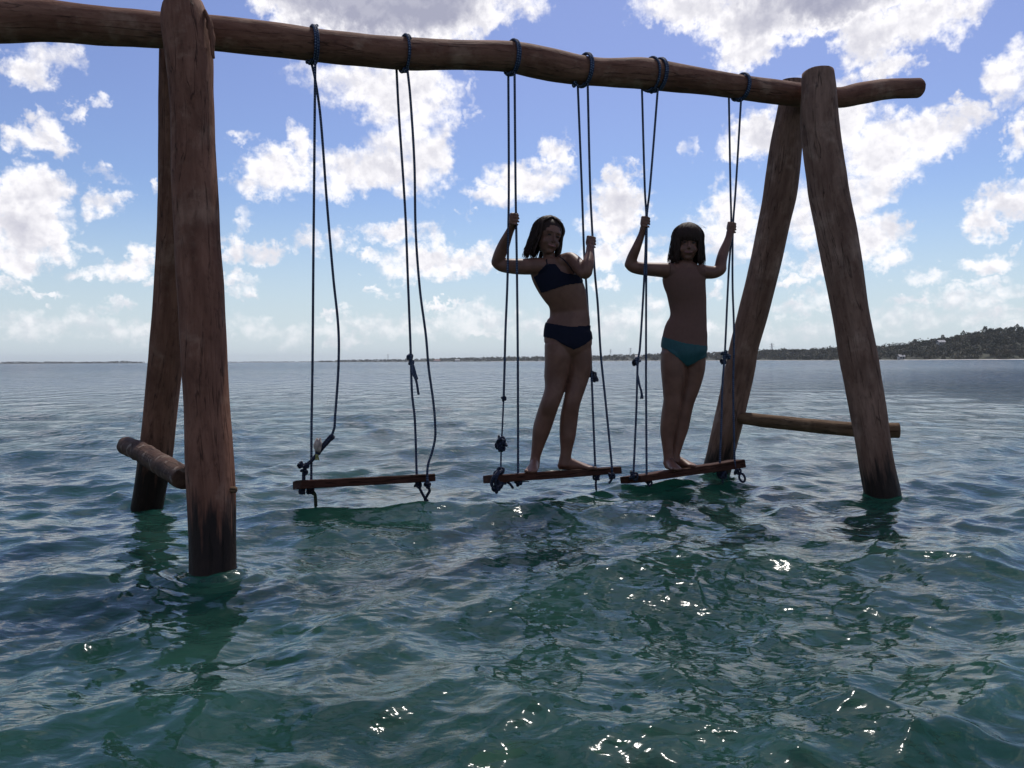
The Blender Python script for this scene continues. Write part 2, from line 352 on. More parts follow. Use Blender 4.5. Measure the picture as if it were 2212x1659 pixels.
# ------------------------------------------------------------------ water
def water():
    h, f = CAM_H, 838.0
    r = [0.25]
    while r[-1] < 60: r.append(r[-1] + max(0.0085, min(r[-1]**2 / (h * f) * .86, 2.5 if r[-1] > 30 else 9)))
    while r[-1] < 14000: r.append(r[-1] * 1.12)
    r = np.array(r)
    fine = np.linspace(-40, 40, 1500); coarse = np.linspace(40, 320, 150)[1:-1]
    th = np.radians(np.r_[fine, coarse])
    RR, TT = np.meshgrid(r, th, indexing='ij')
    X = RR * np.sin(TT); Y = RR * np.cos(TT)
    dr = np.gradient(r)[:, None]
    dth = np.gradient(np.r_[fine, coarse]); dth[:] = np.abs(dth); da = np.radians(np.minimum(dth, 2.0))[None, :] * RR
    res = np.maximum(dr, da)
    Z = np.zeros_like(X); DX = np.zeros_like(X); DY = np.zeros_like(X)
    g = np.random.default_rng(5)
    N = 130
    lam = np.exp(g.uniform(math.log(.05), math.log(1.9), N))
    main = math.radians(-78)                       # travel towards the camera, a little to the right
    act = None
    # patches of stronger and weaker ripple
    gust = 1 + .28 * np.sin(X * .9 + .4 * Y + 1.0) * np.sin(Y * 1.3 - .5 * X) + .18 * np.sin(2.3 * X - 1.7 * Y + 2)
    for l in lam:
        spread = 0.5 if l > .9 else 1.0
        a = main + g.normal(0, spread)
        k = 2 * math.pi / l
        slope = 0.0240 * (.62 if l > .7 else 1.2 if l > .10 else .9)
        amp = slope / k * g.uniform(.5, 1.4)
        fade = np.clip((l / res - 2.2) / 2.5, 0, 1)
        ph = k * (X * math.cos(a) + Y * math.sin(a)) + g.uniform(0, 6.28)
        am = amp * fade * (gust if l < .6 else 1)
        Z += am * np.cos(ph)
        DX -= am * math.cos(a) * np.sin(ph) * .85; DY -= am * math.sin(a) * np.sin(ph) * .85
    # one steeper swell passing under the seats
    cx = Y - 4.15 - .10 * X + .12 * np.sin(X * 1.9) + .05 * np.sin(X * 5 + 1)
    prof = np.exp(-(cx / .20)**2) * (.6 + .4 * np.sin(X * 2.1 + .6)) * np.exp(-((X - .35) / 1.7)**2)
    Z += .050 * prof
    cx = Y - 4.08 - .05 * X + .05 * np.sin(X * 4.3); Z += .050 * np.exp(-(cx / .13)**2) * np.exp(-((X + .78) / .42)**2)
    # rings thrown off by the posts standing in the chop
    for bx_, by_, rp in ((-1.05, 2.94, .09), (-1.96, 4.51, .085), (1.40, 5.66, .10), (2.05, 4.62, .10)):
        d = np.hypot(X - bx_, Y - by_); Z += .007 * np.cos(2 * math.pi * (d - rp) / .085) * np.exp(-np.clip(d - rp, 0, 9) / .16) * np.clip((.085 / res - 2) / 2, 0, 1)
    X2 = X + DX; Y2 = Y + DY
    V = np.stack([X2, Y2, Z], -1).reshape(-1, 3)
    n, k = RR.shape
    idx = np.arange(n * k).reshape(n, k)
    a = idx[:-1]; b = np.roll(idx, -1, 1)[:-1]; c = np.roll(idx, -1, 1)[1:]; d = idx[1:]
    Fq = np.stack([a, d, c, b], -1).reshape(-1, 4)
    V = np.vstack([V, [[0, 0, 0]]])
    ma, t, bs = mat_new('lagoon_water')
    pos = t.n('ShaderNodeNewGeometry').outputs['Position']
    p2 = t.vm('MULTIPLY', pos, (1, 1.6, 1))
    big = t.noise(pos, .35, 3); mid = t.noise(p2, 1.1, 4, .6, .5)
    body = t.mix(t.mr(mid, .42, .66, 0, .8), (.009, .036, .027, 1), (.017, .057, .043, 1))
    body = t.mix(t.mr(big, .45, .7, 0, .5), body, (.021, .055, .042, 1))
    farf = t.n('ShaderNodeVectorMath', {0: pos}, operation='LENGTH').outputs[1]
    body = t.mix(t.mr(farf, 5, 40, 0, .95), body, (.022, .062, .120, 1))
    rip = t.noise(t.vm('MULTIPLY', pos, (1, 1.5, 1)), 9.0, 2, .5, .5)
    rg_ = t.math('MULTIPLY', t.math('ABSOLUTE', t.math('SUBTRACT', t.noise(t.vm('MULTIPLY', pos, (1, 1.4, 1)), 5.0, 2, .5, .6), .5)), -.009)
    rip2 = t.noise(t.vm('MULTIPLY', pos, (.8, 1.3, 1)), 7.5, 6, .64, .3)
    hh = t.math('ADD', t.math('MULTIPLY_ADD', rip, .0065, t.math('MULTIPLY_ADD', t.noise(t.vm('MULTIPLY', pos, (1, 1.5, 1)), 24.0, 2, .5, .4), .0016, rg_)), t.math('MULTIPLY', t.math('MULTIPLY', rip2, .050), t.mr(farf, 4, 14, .03, 1)))
    # wave groups: the farther out, the longer the waves that still show
    for stretch, sc_, amp, d0, d1 in ((1.8, 1.5, .22, 5, 13), (3.6, .55, 1.2, 11, 28), (6.0, .20, 4.2, 26, 70), (9.0, .07, 13.0, 80, 220)):
        nn = t.noise(t.vm('MULTIPLY', pos, (stretch, 1, 1)), sc_, 3, .62)
        hh = t.math('MULTIPLY_ADD', t.math('MULTIPLY', nn, amp), t.mr(farf, d0, d1, 0, 1), hh)
    bmp = t.n('ShaderNodeBump', {'Strength': 1.0, 'Distance': 1.0, 'Height': hh}).outputs[0]
    # far away the unresolved chop scatters the reflection and shows more of the wave faces
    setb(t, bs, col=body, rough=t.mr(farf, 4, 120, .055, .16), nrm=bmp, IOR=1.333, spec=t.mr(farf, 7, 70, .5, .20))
    bs.subsurface_method = 'BURLEY'; bs.inputs['Subsurface Weight'].default_value = 1.0; bs.inputs['Subsurface Radius'].default_value = (.5, 1, .9); bs.inputs['Subsurface Scale'].default_value = .8
    tr = t.n('ShaderNodeBsdfTransparent', {0: (.55, .82, .66, 1)})
    mxs = t.n('ShaderNodeMixShader', {0: t.mr(farf, 4, 9, .26, .0)})
    fz = t.n('ShaderNodeFresnel', {'IOR': 1.333, 'Normal': bmp})
    t.nt.links.new(t.math('MULTIPLY', t.mr(farf, 3, 9, .34, .0), t.math('SUBTRACT', 1.0, fz.outputs[0])), mxs.inputs[0])
    t.nt.links.new(bs.outputs[0], mxs.inputs[1]); t.nt.links.new(tr.outputs[0], mxs.inputs[2])
    t.nt.links.new(mxs.outputs[0], [n for n in ma.node_tree.nodes if n.type == 'OUTPUT_MATERIAL'][0].inputs[0])
    o = mesh_np('water', V, Fq, ma); tag(o, kind='structure')
    # lagoon floor of pale silt and weed
    xs = np.linspace(-30, 30, 60); gx, gy = np.meshgrid(xs, xs + 25, indexing='ij')
    gz = -1.05 - .02 * gy + .06 * np.sin(gx * 2.1 + gy) * np.sin(gy * 1.7)
    V = np.stack([gx, gy, gz], -1).reshape(-1, 3); idx = np.arange(3600).reshape(60, 60)
    mb, t2, b2 = mat_new('lagoon_silt'); p_ = t2.n('ShaderNodeNewGeometry').outputs['Position']
    c_ = t2.mix(t2.mr(t2.noise(p_, 2.2, 6, .65, .8), .44, .58, 0, 1), (.03, .05, .03, 1), (.42, .42, .30, 1)); setb(t2, b2, col=c_, rough=.95)
    sb = mesh_np('lagoon_floor', V, np.stack([idx[:-1, :-1], idx[1:, :-1], idx[1:, 1:], idx[:-1, 1:]], -1).reshape(-1, 4), mb); tag(sb, kind='structure')
    return o
water()

# ------------------------------------------------------------------ swing frame
def beamY(px):
    k = (px - 1106) / F
    return 4.40 / (1 - .442 * k)
BEAM = [(-150,40,98),(0,45,93),(89,45,87),(208,54.5,81),(348,65,74),(460,72,72),(603,88,70),(752,105.5,67),(862,115,67),(990,119,60),(1094,122.5,63),
        (1139,130,66),(1199,142,66),(1243,150,62),(1300,155.5,58),(1393,159,64),(1449,166,60),(1579,185,50),(1690,201,51),(1808,211,43),(1858,202,46),(1914,193,43),(1982,190,41)]
frame = thing('swing_frame', 'big swing frame of brown peeled logs standing in the lagoon water', 'swing frame', (P(1000, 120, 4.4).x, 4.4, 0))
pts = []
for px, py, w_ in BEAM:
    Y = beamY(px); p = P(px, py, Y); pts.append((*p, m(w_ / 2, Y), m(w_ / 2, Y)))
tube('beam', pts, M_BEAM, frame, nseg=28, n=150, rough=.05, rs=3.5, cap=.25)
bx = [b[0] for b in BEAM]
def beam_at(px):
    py = np.interp(px, bx, [b[1] for b in BEAM]); w_ = np.interp(px, bx, [b[2] for b in BEAM]); Y = beamY(px)
    return P(px, py, Y), m(w_ / 2, Y)

def post(rows, y_base, Yb, y_top, Yt, mat, seed, cap, down=0.9, depth=1.0):
    pts = []
    for y, cx, w_ in rows:
        u = (y_base - y) / (y_base - y_top); Y = Yb + (Yt - Yb) * u
        p = P(cx, y, Y); r_ = m(w_ / 2, Y) * .985
        pts.append((p.x, p.y, p.z, r_, r_ * depth))
    pts.sort(key=lambda q: q[2])
    a, b = np.array(pts[0]), np.array(pts[1]); d = (a[:3] - b[:3]); d /= np.linalg.norm(d)
    e = a.copy(); e[:3] += d * (down) ; pts.insert(0, tuple(e))
    return tube('post', pts, mat, frame, nseg=30, n=120, rough=.055, rs=2.2, seed=seed, cap=cap)
FL = [(1,394,72),(18,397,90),(50,401,100),(110,408,101),(200,414,94),(300,417.5,93),(400,421,96),(500,426,94),(600,431.5,97),(700,436.5,97),(795,441,98),(878,446,97),(977,451,101),(1064,456.5,101),(1160,459,100),(1225,460,100)]
BL = [(60,381,64),(100,380,68),(200,379,70),(400,379,70),(500,376,70),(600,371,71),(700,364,71),(795,356,71),(878,347,70),(977,336,70),(1076,320,66)]
BRp = [(172,1712,44),(227,1709,56),(305,1699,66),(411,1686,71),(475,1673,68),(595,1647,66),(680,1625,64),(750,1607,61),(789,1599.5,63),(892,1578,62),(977,1558,60),(1010,1550,62)]
FR = [(158,1767,68),(200,1769,74),(268,1771,80),(380,1786,83),(415,1790,83),(560,1818,82),(690,1840,77),(780,1856,80),(823,1864,78),(910,1879,77),(990,1892,75),(1061,1906,76)]
post(BL, 1085, 4.51, 60, 3.92, M_POST, 3.1, .1)
post(FL, 1245, 2.94, 0, 3.50, M_POST, 1.7, .16)
post(BRp, 1015, 5.66, 169, 5.36, M_POST_R, 7.7, .08)
post(FR, 1068, 4.62, 157, 5.0, M_POST_R, 5.2, .08)
# brace logs
def log(name, ends, mat, **kw):
    pts = [(*P(px, py, Y), m(w_ / 2, Y), m(w_ / 2, Y)) for px, py, w_, Y in ends]
    return tube(name, pts, mat, frame, nseg=24, n=50, **kw)
log('brace', [(272,963,38,4.26),(300,974,42,4.02),(340,998,46,3.62),(380,1022,49,3.26),(398,1033,50,3.12)], M_BARK, rough=.11, rs=9, seed=4, cap=.12)
log('brace', [(1598,903,24,5.56),(1612,904.5,27,5.52),(1670,911,29,5.40),(1729,917,30,5.29),(1790,923,31,5.14),(1841,927.5,31.5,5.03),(1900,929.5,33,4.97),(1942,930,33,4.93)], M_RAIL, rough=.06, rs=6, seed=9, cap=.2)
# bolt head / peg on the right flank of the front left post, split of bark hanging at its top
tube('peg', [(*P(500, 1058, 3.0), .012), (*P(509, 1058, 3.0), .012)], M_RAIL, frame, nseg=10, n=4, cap=.5)

# split sliver of bark near the top of the front left post
tube('bark_sliver', [(*P(443, 22, 3.46), .006), (*P(452, 48, 3.44), .012), (*P(457, 80, 3.43), .012), (*P(461, 125, 3.42), .006)], M_POST, frame, nseg=8, n=14, rough=.5, rs=30, cap=.5)

# ------------------------------------------------------------------ ropes, knots, seats
RR_ = .0062
def rope(parent, pts, mat=None, r=RR_, name='rope', n=None, label=None):
    q = [(*P(px, py, Y), r) for px, py, Y in pts]
    o = tube(name, q, mat or M_ROPE, parent, nseg=8, n=n or max(12, len(q) * 7), cap=.8)
    if label: o['label'] = label
    return o
def knot(parent, px, py, Y, size_px, mat=None, seed=0, squash=1.2, name='knot'):
    c = P(px, py, Y); s = m(size_px, Y); rr = random.Random(seed)
    rot = Matrix.Rotation(rr.uniform(0, 6.28), 3, 'Z') @ Matrix.Rotation(rr.uniform(-.9, .9), 3, 'X')
    q = []
    r_ = max(RR_ * .95, s * .26)
    for i in range(41):
        u = 2 * math.pi * i / 40
        v = Vector(((math.sin(u) + 2 * math.sin(2 * u)) / 3, (math.cos(u) - 2 * math.cos(2 * u)) / 3, -math.sin(3 * u) * .6)) * (s - r_ * .5) * 1.05
        v = rot @ v; v.z *= squash
        q.append((*(c + v), r_))
    return tube(name, q, mat or M_ROPE_W, parent, nseg=8, n=64, cap=0)
def wrap(parent, px, turns, width_px, lean=0.0, seed=0):
    c, rb = beam_at(px); c2, _ = beam_at(px + 8); ax = (c2 - c).normalized()
    up = (Vector((0, 0, 1)) - ax * ax.z).normalized(); sd_ = ax.cross(up)
    wd = m(width_px, c.y); q = []; N = int(turns * 26)
    rr = random.Random(seed); r_ = RR_ * 1.18
    for i in range(N + 1):
        u = i / N; a = u * turns * 2 * math.pi + math.pi * .9
        off = (u - .5) * wd + lean * wd * math.cos(a) * .5
        q.append((*(c + ax * off + (up * math.cos(a) + sd_ * math.sin(a)) * (rb * 1.03 + r_ * (.9 + .5 * math.sin(a * 1.7 + seed)*.4))), r_))
    o = tube('rope_loop', q, M_ROPE, parent, nseg=8, n=N + 1, cap=.8)
    # second strand laid beside, plus hitch under the beam
    return o
def hitch(parent, px, py, Y, seed):
    return knot(parent, px, py, Y, 6.5, M_ROPE, seed, 1.0, 'hitch')

def yb(px): return beamY(px)
def strand(parent, pts, Y0, Y1, **kw):
    ys = [p[1] for p in pts]; a, b = ys[0], ys[-1]
    return rope(parent, [(x, y, Y0 + (Y1 - Y0) * (y - a) / (b - a)) for x, y in pts], **kw)

def plank(parent, lx, ly, Yl, rx_, ry_, Yr, th_l, th_r, depth=.17, tilt=9, mat=None, cutl=0.0):
    A = P(lx, ly, Yl); B = P(rx_, ry_, Yr); ax = (B - A).normalized()
    hd = Vector((-ax.y, ax.x, 0)).normalized()
    hd = (Matrix.Rotation(R(-tilt), 3, ax) @ hd); up = ax.cross(hd).normalized()
    L = (B - A).length; tl, tr = m(th_l, Yl), m(th_r, Yr)
    V = []; GR = []; nx = 40
    bm = bmesh.new(); rings = []
    prof = [(0, -.5), (0, -.1), (0, .38), (.03, .5), (.5, .52), (.97, .5), (1, .35), (1, -.5), (.5, -.52)]
    for i in range(nx + 1):
        u = i / nx; th = tl + (tr - tl) * u; ring = []
        for (d_, h_) in prof:
            p = A + ax * (L * u) + hd * (d_ * depth) + up * (h_ * th)
            if cutl and d_ < .1: p += ax * (cutl * max(0, 1 - u * 10)) * (0.6)
            jit = .0022
            p += up * jit * mnoise.noise(p * 14) + hd * jit * mnoise.noise(p * 9)
            ring.append(bm.verts.new(p)); 
        rings.append(ring)
    k = len(prof)
    for i in range(nx):
        for j in range(k):
            bm.faces.new((rings[i][j], rings[i + 1][j], rings[i + 1][(j + 1) % k], rings[i][(j + 1) % k]))
    bm.faces.new(rings[0]); bm.faces.new(rings[-1][::-1])
    bmesh.ops.recalc_face_normals(bm, faces=bm.faces)
    me = bpy.data.meshes.new('seat'); bm.to_mesh(me); bm.free()
    gr = []
    for v in me.vertices:
        d = v.co - A; gr.append((d.dot(hd), d.dot(up), d.dot(ax)))
    a = me.attributes.new('grain', 'FLOAT_VECTOR', 'POINT'); a.data.foreach_set('vector', np.array(gr, dtype=np.float32).ravel())
    me.materials.append(mat or M_SEAT)
    o = bpy.data.objects.new('seat', me); COL.objects.link(o); o.parent = parent
    o.matrix_parent_inverse = Matrix.Translation(-parent.location)
    bv = o.modifiers.new('bevel', 'BEVEL'); bv.width = .003; bv.segments = 2; bv.limit_method = 'ANGLE'
    return o, A, B, up, hd

# ---- swing 1 (empty)
Y1a, Y1b = beamY(676), beamY(880)
s1 = thing('rope_swing', 'empty rope swing with nobody on it, nearest the thick pair of posts', 'swing', P(790, 1030, 4.15), 'rope swings hung from the log beam')
plank(s1, 645, 1047, 3.98, 941, 1031, 4.26, 18.5, 16.5, cutl=.02)
wrap(s1, 677, 2.6, 13, .1, 1); wrap(s1, 874, 1.7, 8, 1.0, 2)
hitch(s1, 667, 133, Y1a, 3); hitch(s1, 876, 151, Y1b - .02, 4)
strand(s1, [(681,131),(680,230),(678.5,400),(677,550),(675,795),(673,920),(672.5,1030),(672,1052)], Y1a - .03, 4.08)
strand(s1, [(672,133),(680,167),(692,250),(706,435),(720,600),(731,710),(731,795),(723.5,905),(722,926),(715,944)], Y1a + .01, 4.09)
strand(s1, [(856.5,148),(861,236),(875,450),(881,600),(887,755),(890,850),(896,905),(900,1022),(901,1040)], Y1b + .03, 4.28)
strand(s1, [(880,149),(886,206),(895,350),(898,500),(907,625),(920,725),(926,795),(935,860),(939.4,905),(940,945),(933,978),(925,1002),(923,1021),(923,1040)], Y1b - .02, 4.22)
rope(s1, [(716,943,4.09),(705,956,4.085),(694,968,4.08),(686,979,4.07)], M_ROPE_W, r=.0135, name='lashing')
rope(s1, [(693,966,4.07),(684,982,4.06),(672,996,4.05),(662,1006,4.03),(657,1020,4.03),(656,1038,4.03)], M_ROPE_W, r=.009, name='lashing')
knot(s1, 716, 945, 4.09, 6, M_ROPE_W, 5); knot(s1, 650, 1004, 4.04, 7, M_ROPE_W, 6); knot(s1, 660, 1008, 4.03, 7, M_ROPE_W, 7); knot(s1, 657, 1018, 4.03, 7.5, M_ROPE_W, 8)
M_FRAY = flat('frayed_cloth', (.42, .33, .27, 1), .9); M_YEL = flat('yellow_twine', (.32, .30, .10, 1), .9)
fr = joined([loft([(*P(688 + random.uniform(-6, 7), 950 + random.uniform(-5, 4), 4.06), .0015), (*P(686 + random.uniform(-7, 7), 962 + random.uniform(-4, 6), 4.05), .006), (*P(684 + random.uniform(-4, 9), 974 + random.uniform(-5, 4), 4.05), .0015)], nseg=6, n=7) for _ in range(26)])
mesh_np('frayed_cloth', fr[0], fr[1], M_FRAY, s1)
fr = joined([loft([(*P(683 + random.uniform(-2, 4), 982, 4.05), .003), (*P(684 + random.uniform(-4, 6), 994, 4.05), .0012)], nseg=5, n=5) for _ in range(12)])
mesh_np('twine', fr[0], fr[1], M_YEL, s1)
knot(s1, 886, 771, 4.33, 7, M_ROPE, 9); knot(s1, 888, 783, 4.33, 6, M_ROPE, 10)
rope(s1, [(891,788,4.33),(893,808,4.32),(899,822,4.32),(904,851,4.32)], name='rope_tail')
rope(s1, [(893,790,4.33),(897,806,4.33),(901,818,4.33)], name='rope_tail')
knot(s1, 653, 1062, 4.05, 7, M_ROPE_W, 11); knot(s1, 671, 1061, 4.1, 8, M_ROPE_W, 12)
rope(s1, [(676,1062,4.1),(680,1068,4.1),(681.5,1080,4.1),(683,1112,4.1),(684,1130,4.1)], M_ALGAE, r=.0085, name='rope_tail')
knot(s1, 902, 1047, 4.26, 8, M_ROPE_W, 13); knot(s1, 924, 1047, 4.22, 7.5, M_ROPE_W, 14)
rope(s1, [(905,1052,4.26),(909,1060,4.26),(918,1077,4.25),(923,1086,4.25)], M_ROPE_W, r=.007, name='rope_tail')
rope(s1, [(925,1052,4.22),(928,1060,4.22),(924,1068,4.23),(918,1080,4.24)], M_ROPE_W, r=.007, name='rope_tail')
knot(s1, 921, 1087, 4.24, 7, M_ROPE_W, 15)

# ---- swing 2
Y2a, Y2b = beamY(1105), beamY(1262)
s2 = thing('rope_swing', 'middle rope swing, its plank under the taller child in navy swimwear', 'swing', P(1205, 1020, 4.5), 'rope swings hung from the log beam')
pl2 = plank(s2, 1068, 1035, 4.36, 1343, 1015, 4.66, 17, 15.5, tilt=8)
wrap(s2, 1106, 2.2, 9, .2, 3); wrap(s2, 1262, 2.2, 8, 1.0, 4)
hitch(s2, 1096, 156, Y2a, 21); hitch(s2, 1242, 182, Y2b - .04, 22)
strand(s2, [(1098,155),(1099,329),(1099,428),(1098,496),(1096,612),(1092,713),(1090,790),(1088,861)], Y2a + .02, 4.42)
strand(s2, [(1088,858),(1086,905),(1084,944),(1082.6,975),(1082,1012),(1083,1030)], 4.42, 4.42, r=.0045)
strand(s2, [(1111.5,154),(1113,329),(1114,428),(1115.5,510),(1117,612),(1118.5,768),(1119,900),(1119,1020),(1119,1036)], Y2a - .03, 4.44)
strand(s2, [(1248,182),(1257,411),(1262,551),(1266,608),(1269.5,664),(1274,740),(1278,815),(1285.6,1005),(1287,1020)], Y2b + .03, 4.62)
strand(s2, [(1269.5,182),(1275,411),(1279.6,504),(1281.6,543),(1286,602),(1291,654),(1298,768),(1307.5,861),(1321.6,1006),(1322,1020)], Y2b - .03, 4.60)
knot(s2, 1088, 861, 4.42, 5, M_ROPE_W, 23)
for i, (a, b, c) in enumerate([(1081,950,9),(1087,958,9),(1078,962,8),(1083,969,8),(1080.5,1017,9),(1073,1026,9)]): knot(s2, a, b, 4.40, c, M_ROPE_W, 30 + i)
rope(s2, [(1077,1018,4.37),(1067,1030,4.34),(1062,1044,4.34),(1066,1054,4.34),(1072,1060,4.35)], M_ROPE_W, r=.009, name='rope_tail')
rope(s2, [(1084,1016,4.37),(1074,1028,4.33),(1070,1046,4.33),(1074,1052,4.34),(1082,1046,4.36),(1092,1044,4.4)], M_ROPE_W, r=.0075, name='rope_tail')
knot(s2, 1072, 1056, 4.34, 9, M_ROPE_W, 41); knot(s2, 1079, 1047, 4.36, 8, M_ROPE_W, 42)
knot(s2, 1120, 1041, 4.44, 9, M_ROPE_W, 43); rope(s2, [(1097,1042,4.42),(1103,1047,4.42),(1108,1054,4.42)], M_ROPE_W, r=.007, name='rope_tail')
rope(s2, [(1124,1041,4.44),(1134,1040,4.44),(1142,1040,4.44)], M_ROPE_W, r=.003, name='rope_tail')
knot(s2, 1289, 1031, 4.62, 8, M_ROPE_W, 44); rope(s2, [(1288,1034,4.62),(1287,1046,4.62),(1288,1058,4.62)], M_ROPE_W, r=.006, name='rope_tail')
knot(s2, 1321, 1028, 4.6, 7.5, M_ROPE_W, 45); rope(s2, [(1322,1030,4.6),(1321,1036,4.6),(1316,1043,4.6)], M_ROPE_W, r=.0065, name='rope_tail')
knot(s2, 1280, 809, 4.66, 8, M_ROPE_W, 46); knot(s2, 1285.6, 819, 4.65, 7, M_ROPE_W, 47)

# ---- swing 3
Y3a, Y3b = beamY(1408), beamY(1595)
s3 = thing('rope_swing', 'rope swing nearest the right-hand posts, one plank end dipping into the water', 'swing', P(1490, 1020, 4.9), 'rope swings hung from the log beam')
pl3 = plank(s3, 1368, 1037, 4.68, 1611, 1001, 4.92, 15, 18.5, tilt=8, cutl=.08)
wrap(s3, 1405, 1.2, 6, .4, 5); wrap(s3, 1420, 2.0, 8, .9, 6); wrap(s3, 1600, 2.2, 9, .8, 7)
hitch(s3, 1408, 196, Y3a, 51); hitch(s3, 1589, 212, Y3b, 52)
strand(s3, [(1386.7,192),(1393,411),(1396,463),(1396,492),(1391.7,598),(1382,756),(1378,778),(1376.7,809),(1374.5,888),(1368.6,1020),(1368,1034)], Y3a, 4.70)
strand(s3, [(1421,192),(1403.5,411),(1397.5,463),(1397,492),(1396,598),(1395.5,768),(1395.7,866),(1396.8,1022),(1397,1036)], Y3a - .02, 4.74)
strand(s3, [(1574.5,208),(1578,411),(1579.6,477),(1578.6,522),(1574.6,578),(1571.6,637),(1565.5,768),(1561,822),(1557.8,931),(1555,999),(1555,1012)], Y3b, 4.90)
strand(s3, [(1601,212),(1589,411),(1584,477),(1582.6,522),(1582.5,617),(1585.5,717),(1584,844),(1587,994),(1588,1010)], Y3b - .02, 4.90)
knot(s3, 1376, 780, 4.84, 8, M_ROPE, 53); knot(s3, 1371, 783, 4.84, 6.5, M_ROPE_W, 54)
rope(s3, [(1378,812,4.82),(1381,830,4.82),(1386,848,4.82),(1388,860,4.82)], name='rope_tail')
rope(s3, [(1384,840,4.82),(1385,852,4.82),(1384,861,4.82)], name='rope_tail', r=.004)
knot(s3, 1566, 766, 4.96, 8.5, M_ROPE, 55); knot(s3, 1562, 781, 4.96, 6.5, M_ROPE_W, 56); knot(s3, 1573, 771, 4.96, 6, M_ROPE, 57)
knot(s3, 1368, 1028, 4.68, 10, M_ROPE_W, 58); knot(s3, 1401, 1041, 4.74, 8, M_ROPE_W, 59)
knot(s3, 1560, 1025, 4.9, 11, M_ROPE_W, 60); rope(s3, [(1561,1030,4.9),(1561,1038,4.9),(1561,1043,4.9)], M_ROPE_W, r=.006, name='rope_tail')
knot(s3, 1593, 1019, 4.9, 8, M_ROPE_W, 61)
ring = [(1603 + 8 * math.cos(a) * .75 + 2 * math.sin(a), 1032 + 9 * math.sin(a) , 4.9) for a in np.linspace(-2.2, 3.6, 14)]
rope(s3, ring, M_ROPE_W, r=.0065, name='rope_ring')
# ------------------------------------------------------------------ people
M_SKIN, _t, _b = mat_new('tanned_skin')
_n = _t.noise(_t.n('ShaderNodeTexCoord').outputs['Object'], 14, 4)
setb(_t, _b, col=_t.mix(_t.mr(_n, .35, .65, 0, 1), (.135, .060, .037, 1), (.185, .086, .055, 1)), rough=.5, spec=.35)
_b.inputs['Subsurface Weight'].default_value = 0.0
M_HAIR, _t, _b = mat_new('brown_hair')
_g = _t.n('ShaderNodeAttribute', attribute_name='grain').outputs['Vector']
setb(_t, _b, col=_t.mix(_t.noise(_t.vm('MULTIPLY', _g, (300, 300, 8)), 1, 3), (.012, .007, .005, 1), (.05, .026, .017, 1)), rough=.62, spec=.18)
M_NAVY = flat('navy_swim_fabric', (.005, .006, .016, 1), .8, 60, .1, spec=.2)
M_TEAL = flat('teal_swim_fabric', (.004, .060, .064, 1), .65, 60, .1)
M_SHIRT = flat('brown_swim_shirt_fabric', (.13, .060, .040, 1), .8, 50, .04)
M_EYE = flat('dark_eye', (.02, .014, .012, 1), .25); M_LIP = flat('lip', (.24, .09, .08, 1), .5); M_TEETH = flat('teeth', (.55, .52, .48, 1), .4)

def ell(c, r, Rm=None, n=12):
    th = np.linspace(0, math.pi, n); ph = np.linspace(0, 2 * math.pi, 2 * n, endpoint=False)
    V = np.array([[r[0] * math.sin(a) * math.cos(b), r[1] * math.sin(a) * math.sin(b), r[2] * math.cos(a)] for a in np.clip(th, .02, math.pi - .02) for b in ph])
    if Rm is not None: V = V @ np.array(Rm).T
    V += np.array(c); idx = np.arange(n * 2 * n).reshape(n, 2 * n)
    F_ = np.stack([idx[:-1], np.roll(idx, -1, 1)[:-1], np.roll(idx, -1, 1)[1:], idx[1:]], -1).reshape(-1, 4)
    return V, F_, V * 0
def PL(rows, Y0=None):
    "rows: (px,py,half_px,Y[,depth_ratio]) -> loft points"
    return [(*P(r[0], r[1], r[3]), m(r[2], r[3]), m(r[2], r[3]) * (r[4] if len(r) > 4 else 1)) for r in rows]

def fist(parts, c, away, seed=0, sgn=1):
    "hand closed round a rope at c (world); 'away' = side of the rope where the palm heel sits"
    c = Vector(c); a = Vector(away).normalized(); up = Vector((0, 0, 1)); a = (a - up * a.z).normalized(); s = up.cross(a) * sgn
    pc = c + a * .020
    parts.append(ell(pc, (.015, .024, .030), Matrix((a, s, up)).transposed()))
    for k in range(4):                                   # four fingers, unequal, curled round the rope
        z = .027 - k * .0165; L = (2.15, 2.4, 2.3, 1.95)[k]; q = []
        for i in range(7):
            th = -.9 + L * 1.75 * i / 6
            rad = .0185 + (.004 if i in (1, 2) else 0)
            q.append((*(c + a * (math.cos(th) * rad + .002) + s * math.sin(th) * rad + up * (z - .002 * i)), .0083 - .0004 * i))
        parts.append(loft(q, nseg=8, n=12, cap=.9, ref=(0, 0, 1)))
    q = []
    for i in range(6):                                   # thumb leaves the side of the palm near its base and closes the other way
        th = .6 - 2.6 * i / 5; rad = .023
        q.append((*(c + a * (math.cos(th) * rad + .006) + s * math.sin(th) * rad + up * (-.022 + .010 * i)), .0098 - .0006 * i))
    parts.append(loft(q, nseg=8, n=12, cap=.9, ref=(0, 0, 1)))

